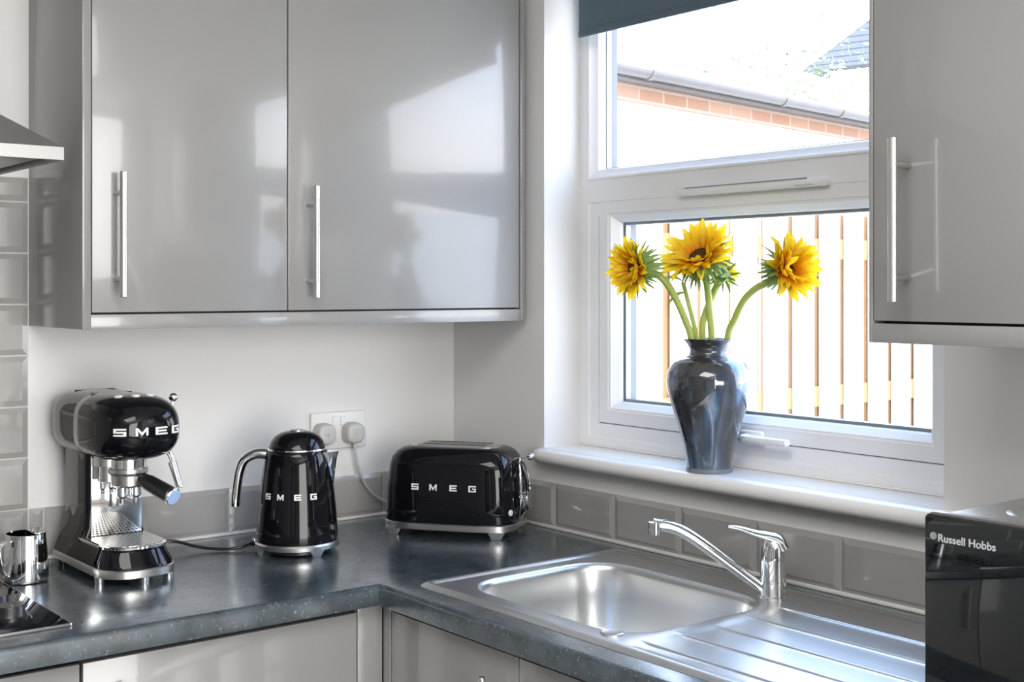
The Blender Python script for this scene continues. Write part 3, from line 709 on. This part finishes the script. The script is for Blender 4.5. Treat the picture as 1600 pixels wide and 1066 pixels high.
# ================================================================== KETTLE
KC = Vector((-.571, -.243, .9)); Rv = Vector((.784, -.621, 0)); ka = math.atan2(Rv.y, Rv.x)
k = empty('kettle', KC, ka, 'black retro kettle with chrome handle between the coffee machine and the toaster', 'kettle')
bm = new()
body = [(.0825, .024), (.0832, .028), (.0825, .045), (.0800, .08), (.0765, .115), (.0725, .15), (.0680, .18), (.0640, .2), (.0610, .2085), (.0600, .2095)]
lathe(bm, body, 72); kt = tree_of(bm); obj('body', bm, M['black'], k, ang=60)
bm = new(); lathe(bm, [(.0602, .2085), (.0612, .2100), (.0606, .2125), (.058, .213)], 72); obj('lid_ring', bm, M['chrome'], k)
bm = new(); lathe(bm, [(.0585, .2120), (.0575, .2155), (.0530, .2270), (.0455, .2365), (.0350, .2430), (.022, .2465), (.012, .2475), (.003, .2478)], 64); ld = obj('lid', bm, M['black'], k, ang=60)
bm = new(); lathe(bm, [(.016, .2462), (.016, .2492), (.014, .2500), (.003, .2500)], 32); obj('lid_button', bm, M['steel'], ld)
bm = new(); lathe(bm, [(.083, .0125), (.0855, .0135), (.0862, .021), (.0835, .0245), (.08, .0245)], 72); bb_ = obj('base_ring', bm, M['steel'], k)
bm = new(); lathe(bm, [(.070, .004), (.070, .0125), (.04, .0130)], 48); obj('base_pad', bm, M['blackp'], bb_)
for a in (PI/4, 3*PI/4, 5*PI/4, 7*PI/4):
    bm = new(); a -= .12; q = lambda z, w_, r0, r1: [Vector((r_*math.cos(a+da), r_*math.sin(a+da), z)) for r_, da in ((r0, -w_), (r1, -w_), (r1, w_), (r0, w_))]
    loft(bm, [q(0, .11, .068, .083), q(.004, .12, .067, .0845), q(.015, .2, .066, .0855)]); obj('foot', bm, M['steel'], bb_)
# handle: C shape to -x, flattened tube
bm = new(); tube(bm, [(-.055, 0, .196), (-.070, 0, .200), (-.088, 0, .199), (-.108, 0, .188), (-.118, 0, .168), (-.1235, 0, .14), (-.127, 0, .105), (-.1275, 0, .092)], lambda u_: .0135-.0025*u_, seg=20, flat=.85); 
obj('handle', bm, M['chrome'], k, ang=50)
# spout on +x
bm = new(); rings = []
for z, ext, wd in ((.135, .0750, .006), (.150, .0765, .014), (.17, .0785, .020), (.19, .0815, .024), (.2035, .0850, .026), (.2055, .0850, .0265)):
    r_ = .070 if z < .19 else .064; xi = math.sqrt(max(1e-6, (.058)**2-wd**2))
    rings.append([Vector((xi, -wd, z)), Vector((.5*(xi+ext)+.004, -wd*.66, z)), Vector((ext-.002, -wd*.16, z)), Vector((ext, 0, z)), Vector((ext-.002, wd*.16, z)), Vector((.5*(xi+ext)+.004, wd*.66, z)), Vector((xi, wd, z))])
loft(bm, rings); obj('spout', bm, M['chrome'], k, ang=50)
for ch, a0 in zip('SMEG', (-39, -15.5, 11, 35.5)):
    bm = new(); hgt = .0118
    def pl(a, b, a0=a0):
        th = math.radians(a0-22 + a*hgt/.081*57.3) - PI/2 + .28; z = .1155+b*hgt; d_ = Vector((-math.cos(th), -math.sin(th), 0))
        return fixn(cast(kt, (.3*math.cos(th), .3*math.sin(th), z), d_), d_)
    put_letter(bm, ch, pl); obj('logo_letter', bm, M['letter'], k)
bm = new(); q0 = Vector((-.086, .02, .010)); tube(bm, [(-.083, .012, .012), (-.098, .016, .012)], .005, seg=12, smoothp=False); obj('cord_grip', bm, M['blackp'], k)
bm = new(); ball(bm, (-.0905, .014, .0185), .0055, 14); obj('cord_cap', bm, M['chrome'], k)
# black cord of the coffee machine / kettle lying on the worktop
mi = XF[k].inverted(); Zw = .9036
pts_w = [XF[k] @ Vector((-.097, .016, .012)), Vector((-.668, -.170, .9065)), Vector((-.70, -.150, .905)), Vector((-.735, -.12, .9095)), Vector((-.770, -.095, .9205)), Vector((-.80, -.085, .9215)), Vector((-.83, -.085, .912)), Vector((-.842, -.05, .905))]
bm = new(); tube(bm, pts_w, .0032, seg=10); obj('cord', bm, M['blackp'], k, world=True)

# ================================================================== ESPRESSO MACHINE
e_ = empty('espresso_machine', (-.93, -.19, .9), 0, 'black retro espresso machine with chrome portafilter beside the steel milk jug', 'coffee machine')
def dshape(z, hw_, yb, yf, n=14, flat=.55):
    """rounded front (towards -y), squarer back"""
    P_ = [Vector((hw_, yb, z)), Vector((-hw_, yb, z))]; L = (-yf)*flat
    for i in range(n+1):
        t_ = PI*i/n; P_.append(Vector((-hw_*sgn(math.cos(t_), .75), yf + L - L*sgn(math.sin(t_), .75) , z)))
    return P_
bm = new(); loft(bm, [dshape(.012, .0735, .140, -.143), dshape(.013, .075, .142, -.145), dshape(.026, .075, .142, -.145), dshape(.028, .0735, .14, -.143)]); cb = obj('chrome_band', bm, M['steel'], e_, ang=45)
for x, y in ((-.066, -.088), (.066, -.088), (-.0, -.134), (-.062, .12), (.062, .12)):
    bm = new(); cyl(bm, (x, y, 0), (x, y, .0135), .0085, 20, .0095); obj('foot', bm, M['steel'] if y < 0 else M['blackp'], cb)
bm = new(); loft(bm, [dshape(.028, .0725, .139, -.141), dshape(.034, .072, .139, -.139), dshape(.058, .062, .139, -.122), dshape(.061, .061, .139, -.121)]); obj('base', bm, M['black'], e_, ang=45)
bm = new(); loft(bm, [dshape(.0605, .061, .03, -.124), dshape(.0615, .0635, .03, -.128), dshape(.0655, .0635, .03, -.128), dshape(.0665, .062, .03, -.1265)]); tr_ = obj('drip_tray', bm, M['chrome'], e_, ang=45)
bm = new(); loft(bm, [dshape(.0664, .058, .028, -.122), dshape(.0674, .058, .028, -.122)]); obj('tray_grid', bm, M['dots'], tr_)
bm = new(); loft(bm, [rrect(0, .078, .058, .066, .064, .012), rrect(0, .075, .085, .056, .062, .012), rrect(0, .074, .12, .0545, .062, .012), rrect(0, .074, .236, .0545, .062, .012)]); obj('column', bm, M['black'], e_, ang=45)
bm = new(); box(bm, -.046, .053, .0095, .0135, .068, .225, bev=.001); obj('splash_plate', bm, M['chrome'], e_)
# head: barrel with domed front
bm = new(); rings = []
def hs(y, k, a=.0780, b=.0585, cz=.2805, n=2.9): return [Vector((a*k*sgn(math.cos(t_), 2/n), y, cz+b*k*sgn(math.sin(t_), 2/n))) for t_ in [2*PI*i/64 for i in range(64)]]
for y, kk in ((.168, .35), (.167, .60), (.162, .80), (.153, .91), (.138, .98), (.11, 1.02), (.06, 1.03), (-.0, 1.02)): rings.append(hs(y, kk, n=3.4))
loft(bm, rings); ht0 = tree_of(bm); hr = obj('head_rear', bm, M['black'], e_, ang=60)
bm = new(); rings = [hs(.012, 1.01, n=3.4), hs(.010, 1.028, n=3.4), hs(-.02, 1.045, n=3.3), hs(-.06, 1.05, n=3.1)]
for i in range(1, 15):
    a = i/14*PI/2*.985; rings.append(hs(-.06-.105*math.sin(a), 1.05*math.cos(a)**.55, n=3.1-.9*i/14))
loft(bm, rings); ht = tree_of(bm); hf = obj('head_front', bm, M['black'], e_, ang=60)
bm = new()
for q in range(14): box(bm, -.036+q*.0055, -.0335+q*.0055, .03, .115, .3365, .3392)
box(bm, -.040, .040, .115, .118, .3355, .3400); box(bm, -.040, .040, .027, .03, .3355, .3400)
obj('cup_rack', bm, M['blackp'], hr)
for x, y in ((-.030, -.085), (.0, -.092), (.030, -.085)):
    p_, n_ = fixn(cast(ht, (x, y, .5), (0, 0, -1)), (0, 0, -1)); bm = new(); cyl(bm, p_-n_*.001, p_+n_*.0022, .0078, 24, bev=.0008); obj('button', bm, M['letter'], e_)
for ch, a0 in zip('SMEG', (-29, -9, 10, 27)):
    bm = new(); hgt = .0140
    def pl(a, b, a0=a0):
        th = math.radians(a0 - 90) + (a-.6)*hgt/.085; d_ = Vector((-math.cos(th), -math.sin(th), 0)); z = .274+b*hgt; c0 = Vector((0, -.055, z))
        return fixn(cast(ht, c0-d_*.4, d_), d_)
    put_letter(bm, ch, pl); obj('logo_letter', bm, M['letter'], e_)
# group head, portafilter
bm = new(); lathe(bm, [(.036, .226), (.036, .205), (.034, .203)], 40, (.0, -.052, 0)); obj('group_head', bm, M['chrome'], e_)
bm = new(); lathe(bm, [(.026, .226), (.026, .208), (.016, .206), (.016, .178), (.013, .176)], 32, (-.030, -.035, 0)); obj('water_outlet', bm, M['steel'], e_)
bm = new(); lathe(bm, [(.037, .203), (.037, .196), (.032, .19), (.031, .172), (.026, .168)], 40, (.0, -.056, 0)); pf = obj('portafilter', bm, M['steel'], e_)
hd = Vector((.052, -.128, -.048)); hd.normalize(); st_ = Vector((.016, -.083, .184))
bm = new(); cyl(bm, st_-hd*.01, st_+hd*.018, .0105, 20, .014); obj('handle_collar', bm, M['blackp'], pf)
bm = new(); cyl(bm, st_+hd*.016, st_+hd*.080, .0150, 28, .0165, bev=.002); obj('portafilter_handle', bm, M['blackp'], pf)
bm = new(); cyl(bm, st_+hd*.078, st_+hd*.086, .0168, 28, bev=.002); obj('handle_end_cap', bm, M['chrome'], pf)
for x in (-.014, .012):
    bm = new(); lathe(bm, [(.010, .17), (.010, .152), (.006, .147), (.0055, .138), (.003, .138)], 20, (x, -.062, 0)); obj('coffee_spout', bm, M['chrome'], pf)
# steam wand and lever on the right
bm = new(); tube(bm, [(.074, -.05, .235), (.082, -.058, .222), (.086, -.064, .205), (.092, -.082, .160)], .0058, seg=14); obj('steam_wand', bm, M['chrome'], e_)
bm = new(); cyl(bm, (.084, -.062, .208), (.091, -.080, .162), .0082, 20, .0070, bev=.001); obj('wand_sleeve', bm, M['steel'], e_)
bm = new(); tube(bm, [(.070, -.02, .275), (.084, -.02, .285), (.100, -.018, .300), (.1045, -.018, .321)], .0026, seg=10); lv = obj('steam_lever', bm, M['chrome'], e_)
bm = new(); ball(bm, (.1055, -.018, .327), .0088); obj('lever_ball', bm, M['chrome'], lv)
bm = new(); ball(bm, (.078, -.02, .278), .012); obj('lever_joint', bm, M['steel'], lv)

# ================================================================== MILK JUG
JC = Vector((-1.094, -.169, .9))
j = empty('milk_jug', JC, math.atan2(Rv.y, Rv.x), 'small stainless steel milk jug with strap handle left of the espresso machine', 'jug')
bm = new()
jp = [(.034, .0), (.039, .002), (.0400, .008), (.0395, .025), (.0375, .055), (.0350, .080), (.0350, .088)]
R_ = [[Vector((r_*math.cos(2*PI*i/56), r_*math.sin(2*PI*i/56), z)) for i in range(56)] for r_, z in jp]
R_ += [[Vector((r_*math.cos(2*PI*i/56), r_*math.sin(2*PI*i/56), z)) for i in range(56)] for r_, z in ((.0342, .0885), (.0338, .080), (.0362, .055), (.0380, .010), (.030, .004))]
for rg, kz in ((R_[6], 1), (R_[7], 1), (R_[5], .5)):
    for v_ in rg:
        a = math.atan2(v_.y, v_.x); wgt = math.exp(-(abs(((a-1.2+PI) % (2*PI))-PI)/.35)**2); v_ *= 1; v_.x *= 1+.16*wgt*kz; v_.y *= 1+.16*wgt*kz; v_.z += .004*wgt*kz
loft(bm, R_); obj('body', bm, M['chrome'], j, ang=50)
def strap(bm, pts_, wdir, hw_, th):
    P_ = smooth_path(pts_, 6); wdir = Vector(wdir).normalized(); rings_ = []
    for i, p_ in enumerate(P_):
        d_ = (P_[min(i+1, len(P_)-1)]-P_[max(i-1, 0)]).normalized(); n_ = d_.cross(wdir).normalized()
        rings_.append([p_+wdir*hw_+n_*th, p_-wdir*hw_+n_*th, p_-wdir*hw_-n_*th, p_+wdir*hw_-n_*th])
    loft(bm, rings_)
bm = new(); a = math.radians(-122); hx, hy = math.cos(a), math.sin(a)
strap(bm, [(hx*.0335, hy*.0335, .078), (hx*.045, hy*.045, .078), (hx*.056, hy*.056, .072), (hx*.058, hy*.058, .060), (hx*.053, hy*.053, .035), (hx*.046, hy*.046, .020), (hx*.039, hy*.039, .016)], (-hy, hx, 0), .006, .0009)
obj('handle', bm, M['chrome'], j, ang=50)

# ================================================================== MICROWAVE
m_ = empty('microwave', (-.33, -1.90, .9), 0, 'black glass-fronted microwave with silver casing at the right edge of the worktop', 'microwave')
MZ0, MZ1, MY0, MY1, MXF = .912, 1.166, -1.668, -2.13, -.500
bm = new(); box(bm, MXF+.018, -.14, MY1+.002, MY0-.002, MZ0, MZ1, bev=.006, seg=3); cs = obj('casing', bm, M['mw'], m_, world=True)
bm = new(); loft(bm, [rrect(-.30, -1.90, z, .13-i_, .19-i_, .05, 8) for i_, z in ((0, MZ1-.001), (.004, MZ1+.0025), (.012, MZ1+.0025), (.016, MZ1+.0005))]); obj('raised_lid_panel', bm, M['mw'], cs, world=True)
def yz(x, k): return [Vector((x, (MY0+MY1)/2 + v.x, (MZ0+MZ1)/2+.0015 + v.y)) for v in rrect(0, 0, 0, (MY0-MY1)/2-k, (MZ1-MZ0)/2+.0015-k, .007, 4)]
bm = new(); loft(bm, [yz(MXF+.020, 0), yz(MXF+.001, 0), yz(MXF, .001)]); dr = obj('door_glass', bm, M['glassb'], m_, world=True, ang=40)
bm = new(); loft(bm, [yz(MXF+.0218, -.0012), yz(MXF+.010, -.0012), yz(MXF+.010, .004), yz(MXF+.0218, .004)], cap0=False, cap1=False); obj('chrome_edge', bm, M['steel'], m_, world=True)
for x in (-.45, -.18):
    for y in (-1.70, -2.10):
        bm = new(); cyl(bm, (x, y, .9005), (x, y, .915), .012, 16); obj('foot', bm, M['blackp'], m_, world=True)
bm = new(); box(bm, MXF-.014, MXF-.006, -2.02, -2.01, .95, 1.13, bev=.003); box(bm, MXF-.008, MXF+.002, -2.018, -2.012, .96, .97); box(bm, MXF-.008, MXF+.002, -2.018, -2.012, 1.11, 1.12); obj('door_handle', bm, M['blackp'], m_, world=True)
lt = text_obj('brand_lettering', 'Russell Hobbs', .0132, M['print'], m_, (0, 0, 0), (0, 0, 0))
lt.rotation_euler = (PI/2, 0, -PI/2); lt.location = Vector((MXF-.0002, -1.6858, 1.1375)) - Vector((-.33, -1.90, .9))
bm = new(); cyl(bm, (MXF-.0006, -1.6800, 1.1432), (MXF+.0005, -1.6800, 1.1432), .0045, 24); obj('emblem', bm, mat('grey_print', (.22, .23, .24), .5, noise=(5, .02)), m_, world=True)

# ================================================================== VASE AND SUNFLOWERS
VC = Vector((.020, -.838, 1.078))
v = empty('vase', VC, 0, 'dark blue-grey marbled glass vase standing on the window sill', 'vase')
bm = new()
outer = [(.030, .0), (.0435, .0), (.0450, .004), (.0455, .02), (.0520, .055), (.0635, .095), (.0745, .130), (.0825, .160), (.0845, .178), (.0820, .198), (.0720, .215), (.0540, .225), (.0405, .230), (.0385, .236), (.0390, .243), (.0450, .253), (.0520, .261), (.0530, .2625)]
inner = [(.0500, .2625), (.0430, .252), (.0360, .242), (.0360, .232), (.0480, .222), (.0640, .212), (.0740, .196), (.0760, .178), (.0740, .160), (.0560, .090), (.0400, .02), (.035, .012)]
lathe(bm, outer+inner, 72); obj('glass_body', bm, M['vase'], v, ang=60)
bm = new(); lathe(bm, [(.040, .0), (.0450, .0005), (.0462, .004), (.0455, .009), (.0440, .009)], 64); obj('clear_foot', bm, mat('clear_base_glass', (.45, .5, .55), .05, trans=.6, ior=1.45, noise=(5, .02)), v)

def petal_mesh(L, wd, curl, cup, seed):
    r_ = random.Random(seed); bm = new(); n = 7; rows_ = []
    for i in range(n+1):
        a = i/n; w_ = wd*(math.sin(PI*min(1, .12+.88*a))**.75)*(1 if a < .98 else .25) ; x = L*a; z = curl*L*(a**2)+.001*math.sin(a*9+seed)
        rows_.append([Vector((x, w_*q, z + cup*w_*(abs(q)**1.5))) for q in (-1, -.5, 0, .5, 1)])
    V_ = [[bm.verts.new(p_) for p_ in rr_] for rr_ in rows_]
    for i in range(n):
        for k_ in range(4): bm.faces.new((V_[i][k_], V_[i+1][k_], V_[i+1][k_+1], V_[i][k_+1]))
    for f in bm.faces: f.smooth = True
    me = bpy.data.meshes.new('petal'); bm.to_mesh(me); bm.free(); me.materials.append(M['petal']); return me
PM = [petal_mesh(.046, .0078, c_, .5, s_) for s_, c_ in enumerate((.12, .3, -.05, .22))]
def sunflower(center, normal, stem_pts, label, r_disc, rings_, size=1.0, sepals=30, seed=0, tw=None, leaf=True):
    r_ = random.Random(seed); center = Vector(center); normal = Vector(normal).normalized()
    root = empty('sunflower', Vector(stem_pts[-1]), 0, label, 'flower', 'sunflowers in the vase')
    q = normal.to_track_quat('Z', 'Y'); Mx = Matrix.Translation(center) @ q.to_matrix().to_4x4()
    bm = new(); pts_ = [center - normal*.016*size] + [Vector(p_) for p_ in stem_pts]
    tube(bm, pts_, lambda u_: .0075+.0035*max(0, 1-u_*6)-.001*u_, seg=14); obj('stem', bm, M['stem'], root, world=True)
    bm = new(); N_ = 40; R2_ = [[Vector((rr*math.cos(2*PI*i/N_), rr*math.sin(2*PI*i/N_), z)) for i in range(N_)] for rr, z in ((r_disc*1.2, -.006), (r_disc*1.15, 0), (r_disc, .003), (r_disc*.8, .0055), (r_disc*.4, .0045), (r_disc*.1, .0035))]
    loft(bm, R2_); bmesh.ops.transform(bm, matrix=Mx, verts=bm.verts); dd = obj('flower_centre', bm, M['disc'], root, world=True)
    bm = new()
    R2_ = [[Vector((rr*math.cos(2*PI*i/N_), rr*math.sin(2*PI*i/N_), z)) for i in range(N_)] for rr, z in ((.006, -.024), (.014, -.020), (r_disc*1.25, -.012), (r_disc*1.45, -.004), (r_disc*1.3, .0))]
    loft(bm, R2_)
    for i in range(sepals):
        a = 2*PI*i/sepals + r_.uniform(-.1, .1); tier = i % 3; L = (.032+.016*r_.random())*size; w_ = .0058*size; back = (.55, -.1, -.9)[tier] + r_.uniform(-.25, .25)
        base = Vector((math.cos(a), math.sin(a), 0))*(r_disc*(1.35-.2*(tier == 2))) + Vector((0, 0, (-.003, -.008, -.014)[tier])); side = Vector((-math.sin(a), math.cos(a), 0)); out_ = Vector((math.cos(a), math.sin(a), 0))
        prev = None; pos = base.copy(); el = back
        for s_ in range(6):
            f_ = s_/5; ww = w_*(1-f_)**.7*(1.0 if s_ else .8); cur = [bm.verts.new(pos+side*ww), bm.verts.new(pos+Vector((0, 0, -.0012))), bm.verts.new(pos-side*ww)]
            if prev:
                for k_ in range(2): bm.faces.new((prev[k_], prev[k_+1], cur[k_+1], cur[k_]))
            prev = cur; dd_ = out_*math.cos(el)+Vector((0, 0, 1))*math.sin(el); pos = pos + dd_*L/5; el += r_.uniform(-.35, .12)
    bmesh.ops.transform(bm, matrix=Mx, verts=bm.verts); obj('calyx', bm, M['sepal'], root, world=True, ang=80)
    inv = XF[root].inverted()
    for (cnt, rad, elev, sc, h_) in rings_:
        for i in range(cnt):
            a = 2*PI*(i+.5*(h_ > 0))/cnt + r_.uniform(-.09, .09); o = bpy.data.objects.new('petal', r_.choice(PM)); C.objects.link(o); o.parent = root
            el = elev + r_.uniform(-.14, .14); s_ = sc*size*r_.uniform(.86, 1.1)
            loc = Vector((math.cos(a)*rad, math.sin(a)*rad, h_)); xd = Vector((math.cos(a)*math.cos(el), math.sin(a)*math.cos(el), math.sin(el)))
            yd = Vector((-math.sin(a), math.cos(a), 0)); tw_ = r_.uniform(-.35, .35); zd = xd.cross(yd)
            yd2 = yd*math.cos(tw_)+zd*math.sin(tw_); zd2 = xd.cross(yd2)
            m3 = Matrix((xd, yd2, zd2)).transposed().to_4x4(); o.matrix_local = inv @ Mx @ Matrix.Translation(loc) @ m3 @ Matrix.Diagonal((s_, s_, s_, 1))
    return root
Dv = Vector((.621, .784, 0)); Up = Vector((0, 0, 1))
def pv(lat, z, dep=0): return Vector((VC.x, VC.y, 1.0804)) + Rv*lat + Up*z + Dv*dep
inn = lambda lat, dep: pv(lat, .10, dep)
F1 = pv(-.150, .400, -.01); F2 = pv(-.022, .422, -.02); F3 = pv(.132, .396, -.105); F4 = pv(.036, .388, .03)
sunflower(F1, -Rv*.86 - Dv*.50 - Up*.02, [pv(-.118, .396), pv(-.088, .374), pv(-.064, .335), pv(-.045, .29), pv(-.035, .256), inn(-.01, .0)],
          'leftmost sunflower in the vase, facing left with its green back turned right', .0155, [(28, .019, .22, .95, 0), (24, .017, .6, .88, .002), (16, .015, .95, .6, .004)], 1.08, 60, 3)
sunflower(F2, -Rv*.40 - Dv*.50 + Up*.68, [pv(-.005, .385, .01), pv(.0, .34, .01), pv(.003, .29, .0), pv(.005, .256, 0), inn(.015, .0)],
          'central and largest sunflower in the vase, dark brown centre tilted upward', .020, [(30, .026, .10, 1.10, 0), (28, .024, .40, 1.08, .002), (22, .021, .80, .80, .004)], 1.08, 66, 5)
sunflower(F3, Rv*.52 - Dv*.74 + Up*.20, [pv(.104, .372, -.070), pv(.082, .360, -.055), pv(.062, .336, -.035), pv(.047, .300, -.02), pv(.034, .256, -.008), inn(.02, -.01)],
          'rightmost sunflower in the vase, petals half closed over its centre', .012, [(28, .021, .26, 1.0, 0), (24, .018, .60, 1.0, .002), (22, .014, .95, .90, .004)], 1.10, 60, 9)
sunflower(F4, Rv*.55 + Dv*.5 + Up*.2, [pv(.012, .35, .02), pv(-.008, .30, .015), pv(-.012, .256, .01), inn(-.01, .015)],
          'small sunflower half hidden behind the central one, facing the window', .011, [(18, .013, .5, .62, 0), (12, .011, .9, .5, .002)], .66, 24, 12)
# loose leafy stem between the flowers
lf = empty('leafy_stem', pv(-.028, .256, .0), 0, 'thin green side stem with curled leaves between the left and central sunflowers', 'stem')
bm = new(); tube(bm, [pv(-.050, .372, .012), pv(-.040, .33, .01), pv(-.030, .29, .008), pv(-.024, .256, .005), inn(.0, -.012)], .0045, seg=10); obj('stem', bm, M['stem'], lf, world=True)
def leaf(bm, base, d_, side, L, w_, droop):
    pos = Vector(base); d_ = Vector(d_).normalized(); prev = None
    for s_ in range(9):
        f_ = s_/8; ww = w_*math.sin(PI*min(1, .06+f_*.94))**.8; cur = [bm.verts.new(pos+side*ww+Up*ww*.3), bm.verts.new(pos), bm.verts.new(pos-side*ww+Up*ww*.3)]
        if prev:
            for k_ in range(2): bm.faces.new((prev[k_], prev[k_+1], cur[k_+1], cur[k_]))
        prev = cur; pos = pos + d_*L/8; d_ = (d_ - Up*droop*.14).normalized()
M['leafg'] = mat('sunflower_leaf', (.30, .46, .10), .5, noise=(40, .3))
for b0, d_, L, w_ in ((pv(-.050, .372, .012), Rv*-1+Up*.6, .05, .011), (pv(-.045, .35, .012), Rv*-.9-Up*.1-Dv*.4, .055, .012), (pv(-.040, .37, .012), Rv*.4+Up*.9, .04, .010), (pv(-.02, .35, -.01), Rv*.3-Up*.6-Dv*.5, .045, .008)):
    bm = new(); leaf(bm, b0, d_, Dv*.7+Up*.3, L, w_, 1.2); o = obj('leaf', bm, M['leafg'], lf, world=True, ang=80)

# ================================================================== OUTDOORS
st('ground', (.186, 40, -20, 40, -.3, -.15), M['paving'])
f_ = empty('garden_fence', (.25, .42, -.15), 0, 'pale sunlit vertical board fence just outside the window', 'fence')
x = .26; fr = random.Random(4)
while x < 7.5:
    wdt = .116+fr.uniform(-.005, .005); bxo('board', (x, x+wdt, .404+fr.uniform(0, .003), .418, -.13, 1.75+fr.uniform(-.008, .008)), M['board'], f_, world=True, bev=.003)
    x += wdt + fr.uniform(.034, .044)
for z in (.25, 1.0, 1.55): bxo('rail', (.26, 7.5, .419, .434, z, z+.075), M['rail'], f_, world=True)
x = .18
while x < 7.5:
    bxo('rear_board', (x, x+.122, .435, .450, -.13, 1.72), M['rail'], f_, world=True); x += .1505
# outbuilding with gutter
ga = math.atan2(2.588-2.216, 5.268-2.637)
g = empty('outbuilding', (2.70, 2.42, -.15), ga, 'low brick outbuilding with flat roof and grey gutter beyond the fence', 'building')
def gb(name, b, m, **k): return bxo(name, b, m, g, **k)
gb('sun_glare_wall', (0, 6.5, .0, .22, 0, 2.61), M['render'])  # lower brick coloured plain white for the sun glare on it
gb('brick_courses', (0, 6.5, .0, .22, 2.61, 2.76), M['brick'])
gb('end_wall', (0, .22, .22, 4.0, 0, 2.66), M['brick'])
gb('fascia', (-.05, 6.55, -.095, -.075, 2.71, 2.76), M['gutter'])
gb('soffit', (-.05, 6.55, -.075, .0, 2.71, 2.72), M['gutter'])
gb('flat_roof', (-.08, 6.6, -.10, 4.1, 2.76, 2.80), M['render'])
bm = new(); Rg = []
for x in (-.08, 6.6):
    Rg.append([Vector((x, -.14+.042*math.cos(t_)*q, 2.76+.042*math.sin(t_)*q)) for q, ts in ((1, range(13)), (.93, range(12, -1, -1))) for t_ in [PI+PI*k_/12 for k_ in ts]])
loft(bm, Rg); gt = obj('gutter', bm, M['gutter'], g)
for x in (.25, 1.6, 2.3, 3.6, 4.9):
    bm = new(); Rg = []
    for xx in (x-.02, x+.02): Rg.append([Vector((xx, -.14+.048*math.cos(t_)*q, 2.76+.048*math.sin(t_)*q)) for q, ts in ((1, range(13)), (.9, range(12, -1, -1))) for t_ in [PI+PI*k_/12 for k_ in ts]])
    loft(bm, Rg); obj('gutter_bracket', bm, M['gutter'], gt)
# neighbouring house with tiled roof
hN = empty('neighbour_house', (12.6, 9.0, -.15), -1.316, 'distant white house with grey tiled roof at upper right of the window', 'building')
bxo('house_wall', (.3, 9, .3, 6, 0, 4.7), M['render'], hN)
bm = new(); vv = [bm.verts.new(p_) for p_ in ((0, 0, 4.7), (9.3, 0, 4.7), (9.3, 6.3, 4.7), (0, 6.3, 4.7), (2.6, 3.1, 7.7), (6.7, 3.1, 7.7))]
for q in ((0, 1, 5, 4), (1, 2, 5), (2, 3, 4, 5), (3, 0, 4), (0, 3, 2, 1)): bm.faces.new([vv[i] for i in q])
obj('tiled_roof', bm, M['roof'], hN, smooth=False)
# trees
def tree(loc, hgt, rad, n, seed, label):
    r_ = random.Random(seed); t_ = empty('tree', loc, 0, label, 'tree', 'trees behind the outbuilding')
    bm = new(); tube(bm, [(0, 0, 0), (.05, .03, hgt*.4), (0, .0, hgt*.85)], lambda u_: .12-.08*u_, seg=10); obj('trunk', bm, M['bark'], t_)
    bm = new(); blobs = [(Vector((r_.gauss(0, .5), r_.gauss(0, .5), r_.gauss(0, .35)))*rad, r_.uniform(.3, .55)*rad) for _ in range(12)]
    for _ in range(n):
        c_, br = r_.choice(blobs); d_ = Vector((r_.gauss(0, 1), r_.gauss(0, 1), r_.gauss(0, 1))).normalized()*br*r_.uniform(.6, 1) + c_ + Vector((0, 0, hgt))
        a = Vector((r_.gauss(0, 1), r_.gauss(0, 1), r_.gauss(0, 1))).normalized(); b = a.orthogonal().normalized(); s_ = r_.uniform(.035, .07)
        bm.faces.new([bm.verts.new(d_+a*s_), bm.verts.new(d_+b*s_*.5), bm.verts.new(d_-a*s_), bm.verts.new(d_-b*s_*.5)])
    obj('foliage', bm, M['leaf'], t_, smooth=False)
tree((10.8, 8.1, -.15), 4.3, 1.25, 1000, 1, 'bright green leafy tree behind the outbuilding roof')
tree((13.0, 12.6, -.15), 6.0, 1.7, 600, 2, 'pale leafy tree at upper left of the window view')
